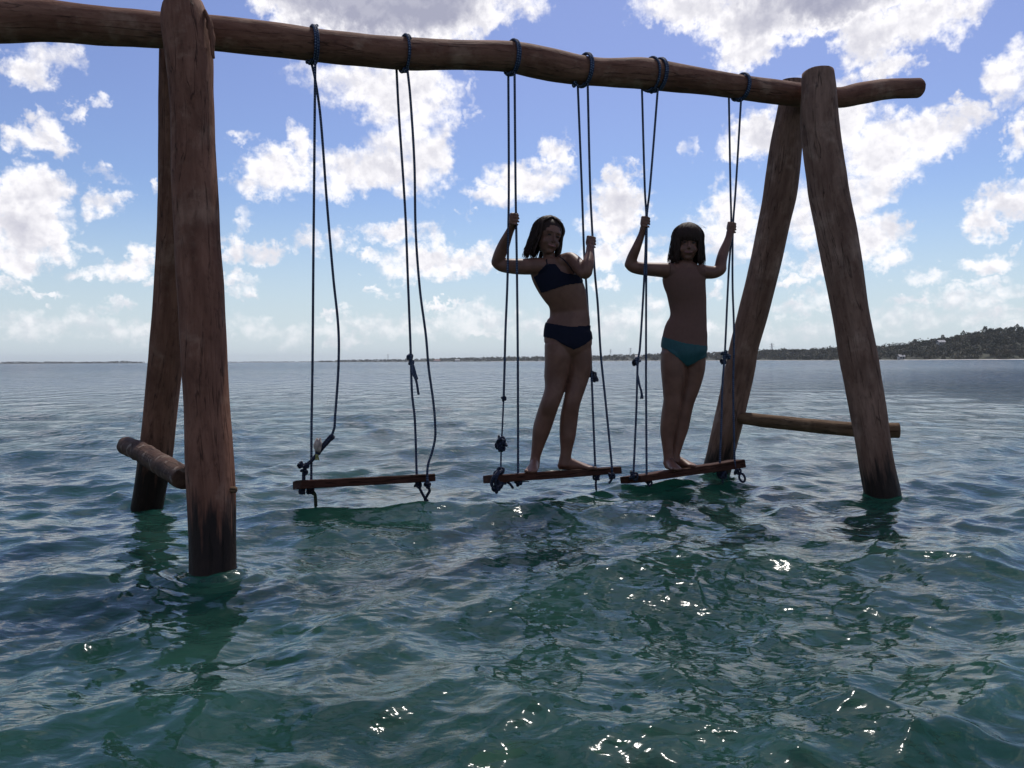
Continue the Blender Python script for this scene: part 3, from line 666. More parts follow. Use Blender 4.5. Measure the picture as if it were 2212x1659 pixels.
def foot(parts, heel, toe, sole_z, L=None):
    h = Vector((heel[0], heel[1], 0)); t_ = Vector((toe[0], toe[1], 0)); d = (t_ - h); L = d.length; d.normalize(); s = Vector((-d.y, d.x, 0)); z = Vector((0, 0, 1))
    zs = lambda u: sole_z[0] + (sole_z[1] - sole_z[0]) * u
    q = []
    for u, hw, hh in ((0, .018, .020), (.08, .025, .027), (.25, .026, .034), (.45, .027, .027), (.65, .033, .019), (.80, .035, .013), (.88, .032, .010)):
        p = h + d * (u * L); q.append((p.x, p.y, zs(u) + hh, hw, hh))
    parts.append(loft(q, nseg=14, n=20, cap=.6, ref=(0, 0, 1)))
    for k in range(5):
        o = (-.026 + .0135 * k); l = (1.0, 1.0, .97, .93, .87)[k]; r_ = (.0105, .008, .0075, .007, .0065)[k]
        a = h + d * (L * .80) + s * (o * .9); b = h + d * (L * l) + s * o
        parts.append(loft([(a.x, a.y, zs(.8) + r_, r_), ((a.x + b.x) / 2, (a.y + b.y) / 2, zs(.9) + r_ * 1.15, r_ * .95), (b.x, b.y, zs(1) + r_, r_ * .95)], nseg=8, n=8, cap=.9, ref=(0, 0, 1)))

def head_frame(c, yaw, roll, pitch=0):
    f = Vector((math.sin(yaw), -math.cos(yaw), 0)); r = Vector((math.cos(yaw), math.sin(yaw), 0)); u = Vector((0, 0, 1))
    Rm = Matrix.Rotation(roll, 3, f) @ Matrix.Rotation(pitch, 3, r)
    f, r, u = Rm @ f, Rm @ r, Rm @ u
    M = Matrix((r, f, u)).transposed()
    return (lambda x, y, z: Vector(c) + M @ Vector((x, y, z))), M

def head(parts, HF, M, s=1.0):
    E = lambda c, r: parts.append(ell(HF(*[v * s for v in c]), [v * s for v in r], M, 14))
    E((0, -.012, .030), (.070, .086, .076)); E((0, .016, -.030), (.053, .060, .062)); E((0, .045, -.074), (.024, .022, .018))
    E((.028, .045, -.030), (.024, .026, .024)); E((-.028, .045, -.030), (.024, .026, .024)); E((0, .060, .028), (.046, .016, .016))
    E((.070, -.008, -.012), (.008, .016, .024)); E((-.070, -.008, -.012), (.008, .016, .024))
    parts.append(loft([(*HF(0, .074 * s, .010 * s), .006 * s), (*HF(0, .084 * s, -.010 * s), .008 * s), (*HF(0, .089 * s, -.022 * s), .011 * s)], nseg=8, n=7, cap=.9))
    E((0, .068, -.048), (.024, .012, .012))

def remesh(name, parts, mat, parent, vox=.0042, it=3):
    V, Fq, _ = joined(parts)
    o = mesh_np('tmp', V, Fq, mat)
    bm = bmesh.new(); bm.from_mesh(o.data)
    bmesh.ops.holes_fill(bm, edges=bm.edges, sides=0); bmesh.ops.recalc_face_normals(bm, faces=bm.faces); bm.to_mesh(o.data); bm.free()
    md = o.modifiers.new('r', 'REMESH'); md.mode = 'VOXEL'; md.voxel_size = vox; md.use_smooth_shade = True
    sm = o.modifiers.new('s', 'SMOOTH'); sm.factor = .5; sm.iterations = it
    dg = bpy.context.evaluated_depsgraph_get(); me = bpy.data.meshes.new_from_object(o.evaluated_get(dg))
    bpy.data.objects.remove(o)
    me.name = name; me.materials.clear(); me.materials.append(mat)
    b = bpy.data.objects.new(name, me); COL.objects.link(b); b.parent = parent; b.matrix_parent_inverse = Matrix.Translation(-parent.location)
    return b

CI = CAM.inverted()
def project(V):
    A = np.array(CI); q = V @ A[:3, :3].T + A[:3, 3]
    return np.stack([W0 / 2 + F * q[:, 0] / -q[:, 2], H0 / 2 - F * q[:, 1] / -q[:, 2]], -1)
def inside(pts, poly):
    x, y = pts[:, 0], pts[:, 1]; r_ = np.zeros(len(pts), bool); j = len(poly) - 1
    for i in range(len(poly)):
        xi, yi = poly[i]; xj, yj = poly[j]
        c = ((yi > y) != (yj > y)) & (x < (xj - xi) * (y - yi) / (yj - yi + 1e-12) + xi); r_ ^= c; j = i
    return r_
def segdist(V, a, b):
    a, b = np.array(a), np.array(b); ab = b - a; u = np.clip(((V - a) @ ab) / (ab @ ab), 0, 1)
    return np.linalg.norm(V - a - u[:, None] * ab, axis=1)
def garment(name, body, poly, mat, parent, off=.004, arms=(), label=None):
    me = body.data; n = len(me.vertices); V = np.zeros(n * 3); me.vertices.foreach_get('co', V); V = V.reshape(-1, 3)
    N = np.zeros(n * 3); me.vertices.foreach_get('normal', N); N = N.reshape(-1, 3)
    ok = inside(project(V), poly)
    for a, b, r_ in arms: ok &= segdist(V, a, b) > r_
    Fs = [list(p.vertices) for p in me.polygons if all(ok[v] for v in p.vertices)]
    us = sorted({v for f in Fs for v in f}); mp = {v: i for i, v in enumerate(us)}
    g = bpy.data.meshes.new(name); g.from_pydata((V[us] + N[us] * off).tolist(), [], [[mp[v] for v in f] for f in Fs]); g.materials.append(mat)
    for p in g.polygons: p.use_smooth = True
    o = bpy.data.objects.new(name, g); COL.objects.link(o); o.parent = parent; o.matrix_parent_inverse = Matrix.Translation(-parent.location)
    sm = o.modifiers.new('s', 'SMOOTH'); sm.iterations = 2
    so = o.modifiers.new('thick', 'SOLIDIFY'); so.thickness = .003; so.offset = -1
    if label: o['label'] = label
    return o

def hair(parent, HF, M, s, seed, length, open_deg, bangs, wind=(0, 0, 0), extra=0, fly=10, curl=.006, jit=.035, flare=.10, loose=70):
    rr = random.Random(seed); parts = [ell(HF(0, -.020 * s, .036 * s), (.077 * s, .090 * s, .080 * s), M, 14)]
    W = Vector(wind)
    for i in range(330):
        phi = math.radians(rr.uniform(-180, 180)); front = abs(phi) < math.radians(open_deg)
        sweep = front and not bangs
        t0 = rr.uniform(.02, .42); q = []
        part_off = rr.uniform(-.15, .15)
        end = (.022 + rr.uniform(-.012, .010)) * s if (front and bangs) else -(length + rr.uniform(-jit, jit * .7))
        pside = 1 if phi > -.25 else -1
        phi0 = phi
        for k in range(12):
            if sweep: phi = phi0 + (pside * math.radians(78) - phi0) * min(k / 4.5, 1)
            th = t0 + (math.pi * .56 - t0) * min(k / 6, 1)
            R1 = .0795 * s; R2 = .093 * s
            x = math.sin(th) * math.sin(phi + part_off * k / 6) * R1; y = math.sin(th) * math.cos(phi + part_off * k / 6) * R2 - .018 * s; z = math.cos(th) * .082 * s + .038 * s
            if k > 6:
                u = (k - 6) / 5; z += (end - z) * u if end < z else 0; x *= 1 + flare * u - .08 * u * u; y *= 1 - .08 * u * u
            if z < end: z = end
            p = HF(x, y, z)
            if k > 5: p += W * ((k - 5) / 6) ** 2 * (1 + .8 * math.sin(i * 2.3)); p += (p - HF(0, 0, p.z * 0)).normalized() * (.5 * curl * math.sin(k * 1.1 + i) * (k / 11))
            p += Vector((rr.uniform(-1, 1), rr.uniform(-1, 1), rr.uniform(-1, 1))) * .0022
            q.append((*p, (.0062 if k < 8 else .0062 * (1.15 - (k - 7) * .22)) * rr.uniform(.8, 1.1)))
            if z <= end + 1e-6 and end > -.01: break
        if len(q) > 3: parts.append(loft(q, nseg=5, n=len(q) * 2))
    for i in range(loose):                      # fine loose strands standing off the mass of hair
        sd_ = rr.choice((-1, 1)); phi = sd_ * math.radians(rr.uniform(60, 150)); q = []; o_ = rr.uniform(1.02, 1.14); e_ = -(length + rr.uniform(-.03, .03))
        for k in range(9):
            th = .5 + 1.25 * min(k / 4, 1); x = math.sin(th) * math.sin(phi) * .082 * s * o_; y = math.sin(th) * math.cos(phi) * .094 * s - .018 * s; z = math.cos(th) * .084 * s + .038 * s
            if k > 4: u = (k - 4) / 4; z += (e_ - z) * u; x *= 1 + .16 * u
            p = HF(x, y, z) + W * (k / 8) ** 2 + Vector((rr.uniform(-1, 1), 0, rr.uniform(-1, 1))) * .003
            q.append((*p, .0013 if k < 8 else .0005))
        parts.append(loft(q, nseg=4, n=18))
    for i in range(fly):
        q = []; a = rr.uniform(-1.2, 1.2); p = HF(math.sin(a) * .06, -.01, (.085 + .025 * math.cos(a)) * s); h_ = rr.uniform(.006, .024); w_ = rr.uniform(-.03, .05)
        for k in range(6):
            u = k / 5; q.append((p.x + w_ * u + W.x * .3 * u, p.y, p.z + h_ * math.sin(u * 2.6) - .004, .0006))
        parts.append(loft(q, nseg=4, n=12))
    V, Fq, G_ = joined(parts)
    return mesh_np('hair', V, Fq, M_HAIR, parent, attrs={'grain': G_})

def face_bits(parent, HF, M, s):
    for sx_ in (-1, 1):
        V, Fq, _ = ell(HF(sx_ * .026 * s, .0665 * s, .008 * s), (.0105 * s, .006 * s, .0042 * s), M, 8); mesh_np('eye', V, Fq, M_EYE, parent)
        q = [(*HF(sx_ * (.014 + .008 * k) * s, (.0745 - .0035 * k * k * .5) * s, (.024 + .0015 * k - .0009 * k * k) * s), .0020 * s) for k in range(4)]
        V, Fq, G_ = loft(q, nseg=5, n=8); mesh_np('eyebrow', V, Fq, M_HAIR, parent, attrs={'grain': G_})
    q = [(*HF(x * s, (.0795 - 14 * x * x) * s, (-.050 + 9 * x * x) * s), .0042 * s * (1 - abs(x) * 22)) for x in (-.022, -.014, -.006, 0, .006, .014, .022)]
    V, Fq, G_ = loft(q, nseg=8, n=16, cap=.5); mesh_np('mouth', V, Fq, M_LIP, parent)

def on_plank(pl, px, frac, lift=0.0):
    o, A, B, up, hd = pl
    # world point on the plank's top, at the given bearing and share of its depth
    best = None
    for i in range(101):
        p = A + (B - A) * (i / 100) + hd * (.17 * frac) + up * m(8.6, A.y)
        q = project(np.array([p]))[0]
        if best is None or abs(q[0] - px) < best[0]: best = (abs(q[0] - px), p)
    return best[1] + Vector((0, 0, lift))

# ---- taller child (left)
p1 = thing('person', 'taller child with windblown shoulder-length hair and navy two-piece swimwear, leaning out on the middle swing', 'person', on_plank(pl2, 1205, .5), 'children standing on the swings')
b = []
Yt = 4.60
b.append(loft(PL([(1219,764,28,Yt,.9),(1227,745,50,Yt,.66),(1226.5,728,51.5,Yt,.60),(1226,712,49.5,Yt,.56),(1230,692,45,Yt,.55),(1229,672,41.5,Yt,.54),(1227,655,42,Yt-.01,.54),(1222,638,45,Yt-.02,.53),(1211,618,47.5,Yt-.03,.53),(1199,600,47,Yt-.03,.50),(1190,584,45,Yt-.03,.46),(1187,570,40,Yt-.03,.42),(1187,562,24,Yt-.03,.6)]), nseg=28, n=44, cap=.3))
b.append(loft(PL([(1188,572,17,Yt-.02),(1186,556,13.5,Yt-.02),(1184,540,13,Yt-.02)]), nseg=16, n=8, cap=.4))
# right arm of the child (image left)
b.append(loft(PL([(1178,578,18,4.56),(1158,575,18.5,4.55),(1135,576,17.5,4.54),(1105,575,16.5,4.53),(1082,572,14.5,4.53),(1074,566,13.5,4.53)]), nseg=16, n=22, cap=.8))
b.append(loft(PL([(1074,568,13.5,4.53),(1079,552,13.8,4.51),(1088,530,13,4.48),(1097,509,10,4.45),(1104,494,8.2,4.43),(1109,484,8.5,4.41)]), nseg=16, n=22, cap=.8))
hA = P(1114, 472, 4.385); fist(b, hA, (-1, .25, 0), 1, 1)
b.append(ell(P(1109, 478, 4.40), (.017, .015, .028)))
# left arm (image right)
b.append(loft(PL([(1214,566,17,4.56),(1231,560,15.5,4.54),(1245,570,16,4.50),(1256,582,15.5,4.46),(1265,590,14,4.43)]), nseg=16, n=20, cap=.8))
b.append(loft(PL([(1266,589,13.5,4.43),(1269,575,13.2,4.43),(1272,560,11.5,4.46),(1273.5,545,8.6,4.49),(1275,535,9,4.51)]), nseg=16, n=18, cap=.8))
hB = P(1279.5, 521, 4.545); fist(b, hB, (-1, -.1, 0), 2, 1)
b.append(ell(P(1275, 527, 4.525), (.016, .016, .026)))
# legs
b.append(loft(PL([(1206,742,30,Yt),(1208,767,32,Yt),(1205,790,29,Yt),(1201,812,26,Yt),(1199,835,22.5,Yt-.01),(1194,855,21,Yt-.02),(1187,874,20.5,Yt-.02),(1180,895,20.5,Yt),(1170,928,19.5,Yt+.01),(1163,958,14.5,Yt+.01),(1157.5,984,10.8,Yt+.01),(1155,1000,11.5,Yt+.01)]), nseg=20, n=44, cap=.5))
b.append(loft(PL([(1249,742,28,Yt+.01),(1252,767,27,Yt+.01),(1255,790,24,Yt+.01),(1250,817,21.5,Yt+.01),(1239,855,19.5,Yt),(1234,874,18.8,Yt),(1229,905,19.5,Yt+.02),(1226,942,17.5,Yt+.02),(1223,975,12.5,Yt+.02),(1220,995,13,Yt+.02),(1219,1004,14,Yt+.02)]), nseg=20, n=44, cap=.5))
za = on_plank(pl2, 1150, .5).z; zb = on_plank(pl2, 1210, .6).z; zb2 = on_plank(pl2, 1285, .4).z
foot(b, P(1157, 1010, Yt + .04), P(1146, 1010, 4.435), (za - .004, on_plank(pl2, 1146, .1).z))
foot(b, P(1209, 1010, Yt + .03), P(1288, 1010, 4.60), (zb, zb2))
HF, HM = head_frame(P(1184, 514, Yt - .03), R(24), R(-12), R(4)); head(b, HF, HM, .98)
body1 = remesh('body', b, M_SKIN, p1)
face_bits(p1, HF, HM, .98)
hair(p1, HF, HM, .98, 5, .108, 58, False, wind=(-.010, 0, 0), fly=22, curl=.013, jit=.032, flare=.22, loose=110)
armR = (P(1178,578,4.56), P(1074,568,4.53), .062); armL = (P(1236,562,4.53), P(1265,590,4.43), .060)
garment('swim_top', body1, [(1152,598),(1180,569),(1200,570),(1214,586),(1228,592),(1238,584),(1262,590),(1258,612),(1226,616),(1170,634)], M_NAVY, p1, arms=((P(1150,575,4.55), P(1074,568,4.53), .055), armL))
garment('swim_briefs', body1, [(1165,694),(1232,705),(1290,701),(1290,724),(1262,746),(1240,756),(1222,748),(1196,733),(1165,726)], M_NAVY, p1)
from mathutils.bvhtree import BVHTree
def on_body(body, px, py, off=.002):
    bv = BVHTree.FromPolygons([v.co for v in body.data.vertices], [p.vertices for p in body.data.polygons])
    d = bearing(px, py).normalized(); h_ = bv.ray_cast(Vector((0, 0, CAM_H)), d)
    return (h_[0] - d * off) if h_[0] else None
def strap(body, parent, pxs, mat, r_=.0022):
    q = [on_body(body, *p) for p in pxs]; q = [(*c, r_) for c in q if c is not None]
    if len(q) > 2: tube('strap', q, mat, parent, nseg=6, n=len(q) * 3)
strap(body1, p1, [(1206,553),(1213,557),(1221,564),(1229,573),(1236,583),(1240,590)], M_NAVY, .003)
strap(body1, p1, [(1183,575),(1182,570),(1181,565),(1181,560)], M_NAVY, .003)

# ---- smaller child (right)
p2 = thing('person', 'smaller child with straight fringe and teal swim briefs, standing upright on the right-hand swing', 'person', on_plank(pl3, 1460, .5), 'children standing on the swings')
b = []; Yt = 4.86
b.append(loft(PL([(1482,786,26,Yt,.9),(1479,766,46,Yt,.66),(1478,748,49,Yt,.60),(1479,735,48,Yt,.57),(1482,713,45.5,Yt,.56),(1486,693,40,Yt,.56),(1487,675,38,Yt,.56),(1485,650,40,Yt,.55),(1482,627,42,Yt-.01,.54),(1478,604,46,Yt-.01,.52),(1479,590,46,Yt-.01,.46),(1481,578,38,Yt-.01,.42),(1482,570,24,Yt-.01,.6)]), nseg=28, n=44, cap=.3))
b.append(loft(PL([(1483,580,16,Yt),(1484,568,13,Yt),(1485,552,13,Yt)]), nseg=16, n=8, cap=.4))
b.append(loft(PL([(1450,585,16.5,4.84),(1432,583.5,16,4.83),(1410,582,15,4.82),(1385,580,14,4.81),(1367,576,13,4.80),(1361,571,12,4.80)]), nseg=16, n=22, cap=.8))
b.append(loft(PL([(1361,573,12.5,4.80),(1366,556,11.5,4.79),(1374,537,10,4.77),(1382,517,8.2,4.76),(1387,503,7.2,4.75),(1390,492,7.5,4.74)]), nseg=16, n=22, cap=.8))
hC = P(1397, 478, 4.733); fist(b, hC, (-1, .2, 0), 3, 1); b.append(ell(P(1391, 485, 4.735), (.015, .015, .028)))
b.append(loft(PL([(1512,586,15.5,4.84),(1528,588,14.5,4.85),(1543,588,13.5,4.86),(1554,583,13,4.86),(1558,578,12.5,4.86)]), nseg=16, n=18, cap=.8))
b.append(loft(PL([(1556,581,13,4.86),(1558,564,12,4.87),(1563,545,11,4.89),(1570,526,8.8,4.90),(1575,511,7.8,4.91),(1577,502,8.2,4.92)]), nseg=16, n=22, cap=.8))
hD = P(1583, 490, 4.925); fist(b, hD, (-1, 0, 0), 4, 1); b.append(ell(P(1578, 497, 4.92), (.016, .016, .028)))
b.append(loft(PL([(1455,762,28,Yt),(1455,789,28,Yt),(1455,822,25.5,Yt),(1453,850,21,Yt),(1452.5,866,19.5,Yt),(1448.5,892,19.5,Yt+.01),(1442.5,930,16.5,Yt+.02),(1442,962,12,Yt+.02),(1443.5,990,10.2,Yt+.02),(1443,1002,11,Yt+.02)]), nseg=20, n=44, cap=.5))
b.append(loft(PL([(1501,762,24,Yt+.01),(1500,795,23,Yt+.02),(1493,833,20,Yt+.03),(1484,866,16.5,Yt+.03),(1478,890,16.5,Yt+.04),(1472,922,16,Yt+.05),(1465,953,12.5,Yt+.05),(1459,982,9.8,Yt+.05),(1457,996,11,Yt+.05)]), nseg=20, n=44, cap=.5))
foot(b, P(1441, 1010, Yt + .05), P(1464, 1010, 4.735), (on_plank(pl3, 1441, .7).z, on_plank(pl3, 1464, .1).z))
foot(b, P(1456, 1010, Yt + .08), P(1503, 1010, 4.83), (on_plank(pl3, 1456, .8).z, on_plank(pl3, 1503, .3).z))
HF, HM = head_frame(P(1485, 529, Yt - .01), R(-4), R(-4), R(2)); head(b, HF, HM, 1.0)
body2 = remesh('body', b, M_SKIN, p2)
face_bits(p2, HF, HM, 1.0)
hair(p2, HF, HM, 1.04, 9, .108, 46, True, wind=(.003, 0, 0), fly=12, flare=.14, jit=.022, curl=.007)
aL = (P(1428,583,4.83), P(1361,573,4.80), .058); aR = (P(1536,588,4.85), P(1558,580,4.86), .052)
garment('swim_shirt', body2, [(1446,566),(1464,578),(1503,578),(1520,568),(1527,600),(1538,755),(1482,746),(1418,730),(1440,677),(1425,600)], M_SHIRT, p2, off=.003, arms=(aL, aR))
garment('swim_briefs', body2, [(1418,721),(1450,732),(1482,741),(1545,749),(1545,762),(1512,778),(1484,792),(1466,776),(1440,756),(1418,746)], M_TEAL, p2, label='teal swim briefs')
# ------------------------------------------------------------------ far shores
SH = {
 'right': [(680,780.3,2600),(768,776,2300),(900,774,2000),(1097,769,1600),(1283,766.7,1400),(1399,763,1200),(1525,759,1050),(1651,754,900),(1692,751.6,860),(1727,753,820),(1803,748,740),(1888,746.5,660),(1923,742,640),(1949,741.5,620),(1979,734,610),(2014,728,600),(2055,724,590),(2090,714.8,580),(2135,707.7,570),(2181,703.7,560),(2212,703.7,560),(2400,690,560),(2700,680,570),(3100,690,600)],
 'left': [(-700,770,2400),(-300,778,2500),(0,781.6,2600),(87,780.8,2650),(167,781.6,2700),(215,781.2,2700),(250,779.8,2650),(274,779.2,2650),(295,781.8,2700),(315,784.2,2800)],
 'far': [(440,783.2,6000),(493,781.6,6000),(540,781.0,6000),(600,781.3,6000),(650,780.8,6000),(700,780.2,6000),(760,780.4,6000)],
}
M_GROUND = flat('scrub_ground', (.030, .034, .016, 1), .9, .05)
def leafmat(name, c1, c2, sc):
    ma, t, b = mat_new(name)
    g = t.n('ShaderNodeTexCoord').outputs['Object']; 
    setb(t, b, col=t.mix(t.mr(t.noise(g, sc, 3, .6), .36, .64, 0, 1), c1, c2), rough=.7, spec=.2)
    return ma
M_LEAF = leafmat('scrub_leaves', (.030, .036, .018, 1), (.115, .100, .058, 1), .11)
M_LEAF2 = leafmat('tree_leaves', (.020, .030, .013, 1), (.055, .062, .028, 1), .35)
M_TRUNK = flat('grey_trunk', (.14, .115, .09, 1), .9, 2)
M_GLARE = flat('pale_water_glare', (.72, .70, .64, 1), .9, .2, .15)  # pale colour imitating bright glare along the far waterline
hgt = {}
def ridge(name, rows, treeh):
    px = np.array([r[0] for r in rows]); 
    xs = np.linspace(px[0], px[-1], 260); V = []; offs = [(-6, -1.2), (0, -.2), (5, .35), (18, .12), (45, .45), (80, .85), (120, 1.0), (220, .95), (500, .0)]
    tops = []
    for x in xs:
        py = np.interp(x, px, [r[1] for r in rows]); Yd = np.interp(x, px, [r[2] for r in rows])
        sc_ = Yd / 800
        top = P(x, py, Yd + 100 * sc_).z; g = max(top - treeh, .8)
        tops.append(g)
        for k, (o, f) in enumerate(offs):
            p = P(x, 780, Yd + o * sc_); n_ = mnoise.noise(Vector((p.x * .02, p.y * .02, 3))) * .12 * g
            z = f if k < 3 else g * f + n_
            V.append((p.x, p.y, z))
    K = len(offs); idx = np.arange(len(V)).reshape(-1, K)
    Fq = np.stack([idx[:-1, :-1], idx[1:, :-1], idx[1:, 1:], idx[:-1, 1:]], -1).reshape(-1, 4)
    o = mesh_np(name, V, Fq, M_GROUND); tag(o, kind='structure')
    def ground(x, off):
        g = np.interp(x, xs, tops); Yd = np.interp(x, px, [r[2] for r in rows]); sc_ = Yd / 800
        f = np.interp(off, [a for a, _ in offs], [b for _, b in offs]) * (g if off >= 12 else 1)
        p = P(x, 780, Yd + off * sc_); p.z = f; return p
    return ground
gr_r = ridge('hills', SH['right'], 5.0); gr_l = ridge('hills', SH['left'], 4.0); gr_f = ridge('hills', SH['far'], 3.0)

def crown_faces(c, rx, rz, nf, fs, rg):
    "many leaf clumps spread through an uneven crown"
    u = rg.normal(size=(nf, 3)); u /= np.linalg.norm(u, axis=1)[:, None]; u[:, 2] = np.abs(u[:, 2]) * 1.25 - .35
    lob = 1 + .28 * np.sin(u[:, :1] * 5 + c[0]) * np.sin(u[:, 1:2] * 4 + c[1])
    ctr = np.array(c) + u * np.array([rx, rx, rz]) * (rg.uniform(.45, 1, (nf, 1)) ** .5) * lob
    a = rg.normal(size=(nf, 3)); a /= np.linalg.norm(a, axis=1)[:, None]; b_ = np.cross(a, rg.normal(size=(nf, 3))); b_ /= np.linalg.norm(b_, axis=1)[:, None] + 1e-9
    s1_ = fs * rg.uniform(.6, 1.3, (nf, 1)); s2_ = fs * rg.uniform(.5, 1.0, (nf, 1))
    V = np.stack([ctr - a * s1_, ctr - b_ * s2_, ctr + a * s1_, ctr + b_ * s2_], 1).reshape(-1, 3)
    return V
def forest(name, items, mat, label):
    rg = np.random.default_rng(3); Vs = [crown_faces(*it, rg) for it in items]; V = np.vstack(Vs)
    o = mesh_np(name, V, np.arange(len(V)).reshape(-1, 4), mat, smooth=False); tag(o, label, 'woodland', kind='stuff'); return o
rg0 = random.Random(4); items = []
for i in range(2100):
    x = rg0.uniform(1880, 2900) if rg0.random() < .8 else rg0.uniform(1640, 1900)
    off = rg0.uniform(8, 125); p = gr_r(x, off); s_ = rg0.uniform(1.6, 3.2) * (1.35 if rg0.random() < .1 else 1)
    items.append(((p.x, p.y, p.z + s_ * .6), s_, s_ * 1.05, 70, .55))
forest('hillside_trees', items, M_LEAF, 'dense dry green scrub woodland covering the hill at the right of the lagoon')
items = []
for i in range(1500):
    x = rg0.uniform(690, 1900); Yd = np.interp(x, [r[0] for r in SH['right']], [r[2] for r in SH['right']])
    p = gr_r(x, rg0.uniform(6, 115)); s_ = rg0.uniform(2.2, 4.2)
    items.append(((p.x, p.y, p.z + s_ * .5), s_, s_ * .95, 34, .9))
forest('shore_trees', items, M_LEAF, 'long low band of dark trees along the shore behind the two children')
items = []
for i in range(520):
    x = rg0.uniform(-650, 312); p = gr_l(x, rg0.uniform(5, 115)); s_ = rg0.uniform(2.5, 5); items.append(((p.x, p.y, p.z + s_ * .4), s_ * 1.4, s_ * .8, 20, 1.5))
for i in range(160):
    x = rg0.uniform(450, 755); p = gr_f(x, rg0.uniform(5, 110)); s_ = rg0.uniform(4, 7); items.append(((p.x, p.y, p.z + s_ * .3), s_ * 2.2, s_ * .8, 16, 2.5))
forest('distant_trees', items, M_LEAF, 'thin dark line of trees on the low far shore at the left')

# glare on the far water, painted as an added pale strip below the woods
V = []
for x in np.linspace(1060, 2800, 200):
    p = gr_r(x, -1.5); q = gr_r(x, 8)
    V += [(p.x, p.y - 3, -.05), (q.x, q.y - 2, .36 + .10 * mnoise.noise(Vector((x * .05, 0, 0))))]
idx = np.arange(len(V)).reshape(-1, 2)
tag(mesh_np('glare_strip', V, np.stack([idx[:-1, 0], idx[1:, 0], idx[1:, 1], idx[:-1, 1]], -1), M_GLARE), kind='structure')

# single trees one can tell apart along the crest
def tree_proto(kind, seed):
    rg = np.random.default_rng(seed); root = thing('hill_tree', '', 'tree')
    hT = {'bushy': 5.0, 'tall': 7.0, 'wispy': 6.0}[kind]
    tr = [loft([(0, 0, -1.0, .28), (.1, .05, hT * .35, .2), (.25, 0, hT * .62, .12), (.3, .1, hT * .85, .05)], nseg=7, n=9)]
    for k in range(5):
        a = k * 1.3; z0 = hT * (.35 + .09 * k); tr.append(loft([(.15, .03, z0, .1), (.15 + math.cos(a) * .8, math.sin(a) * .8, z0 + .8, .06), (.15 + math.cos(a) * 1.6, math.sin(a) * 1.6, z0 + 1.6, .03)], nseg=5, n=6))
    V, Fq, _ = joined(tr); mesh_np('trunk', V, Fq, M_TRUNK, root)
    if kind == 'bushy': V = np.vstack([crown_faces((0, 0, hT * .62), 2.3, 2.0, 260, .36, rg), crown_faces((1.3, .4, hT * .5), 1.4, 1.3, 110, .34, rg)])
    elif kind == 'tall': V = np.vstack([crown_faces((.2, 0, hT * .72), 1.7, 2.3, 220, .34, rg), crown_faces((-1.0, 0, hT * .5), 1.2, 1.2, 80, .32, rg)])
    else: V = np.vstack([crown_faces((math.cos(k * 2.1) * 1.5, math.sin(k * 2.1), hT * (.55 + .09 * k)), .8, .6, 26, .24, rg) for k in range(5)])
    mesh_np('crown', V, np.arange(len(V)).reshape(-1, 4), M_LEAF2, root, smooth=False)
    return root
def copy_thing(r_):
    o = r_.copy(); COL.objects.link(o)
    for ch in list(r_.children):
        c = ch.copy(); COL.objects.link(c); c.parent = o
    return o
protos = {k: tree_proto(k, i + 3) for i, k in enumerate(('bushy', 'tall', 'wispy'))}
TL = {'bushy': ('rounded dark bushy tree standing on the crest of the right-hand hill', 'rounded trees on the crest of the right-hand hill'),
      'tall': ('taller narrow tree rising above the woodland crest of the right-hand hill', 'tall narrow trees on the crest of the right-hand hill'),
      'wispy': ('thin see-through tree on the low ridge just right of the front right-hand post', 'wispy trees beside the right-hand post')}
used = set()
crest = [('wispy', x) for x in (1912, 1922, 1931, 1941)] + [('bushy', x) for x in (1966, 1984, 2003, 2026, 2047, 2066, 2092, 2113, 2138, 2159, 2183, 2204, 2240, 2290)] + [('tall', x) for x in (1976, 2036, 2081, 2128, 2172, 2197, 2262)]
for kind, x in crest:
    o = protos[kind] if kind not in used else copy_thing(protos[kind]); used.add(kind)
    p = gr_r(x, rg0.uniform(95, 118)); o.location = p; o.rotation_euler.z = rg0.uniform(0, 6.28); s_ = rg0.uniform(.75, 1.1); o.scale = (s_, s_, s_)
    o['label'], o['group'] = TL[kind]

# pylons of the power line behind the woods
M_STEEL = flat('galvanised_steel', (.35, .35, .36, 1), .5, 3)
def pylon(px, h_, Yp, label):
    base = P(px, 780, Yp); base.z = 3; root = thing('pylon', label, 'pylon', base, 'pylons of the power line behind the shore')
    bars = []; r_ = .16
    def bar(a, b, rr=r_): bars.append(loft([(*(base + Vector(a)), rr), (*(base + Vector(b)), rr)], nseg=4, n=4))
    lv = [(0, 2.6), (h_ * .3, 1.8), (h_ * .55, 1.1), (h_ * .78, .6), (h_, .25)]
    for (z0, w0), (z1, w1) in zip(lv[:-1], lv[1:]):
        for sx_ in (-1, 1):
            for sy in (-1, 1): bar((sx_ * w0, sy * w0, z0), (sx_ * w1, sy * w1, z1))
            bar((sx_ * w0, -w0, z0), (-sx_ * w1, -w1, z1), .1); bar((-w0, sx_ * w0, z0), (-w1, -sx_ * w1, z1), .1)
    V, Fq, _ = joined(bars); mesh_np('lattice_tower', V, Fq, M_STEEL, root, smooth=False)
    for z in (h_ * .78, h_ * .92):
        bars.clear(); bar((-3.4, 0, z), (3.4, 0, z), .14); bar((-3.4, 0, z), (0, 0, z + 1), .08); bar((3.4, 0, z), (0, 0, z + 1), .08)
        V, Fq, _ = joined(bars); mesh_np('cross_arm', V, Fq, M_STEEL, root, smooth=False)
pylon(1667, 19.5, 1100, 'lattice pylon above the trees in the gap between the right-hand posts')
pylon(1362, 22, 1600, 'lattice pylon above the trees between the children, closest to the ropes of the right-hand swing')
pylon(1319, 22, 1800, 'lattice pylon above the trees between the children, closest to the ropes of the middle swing')
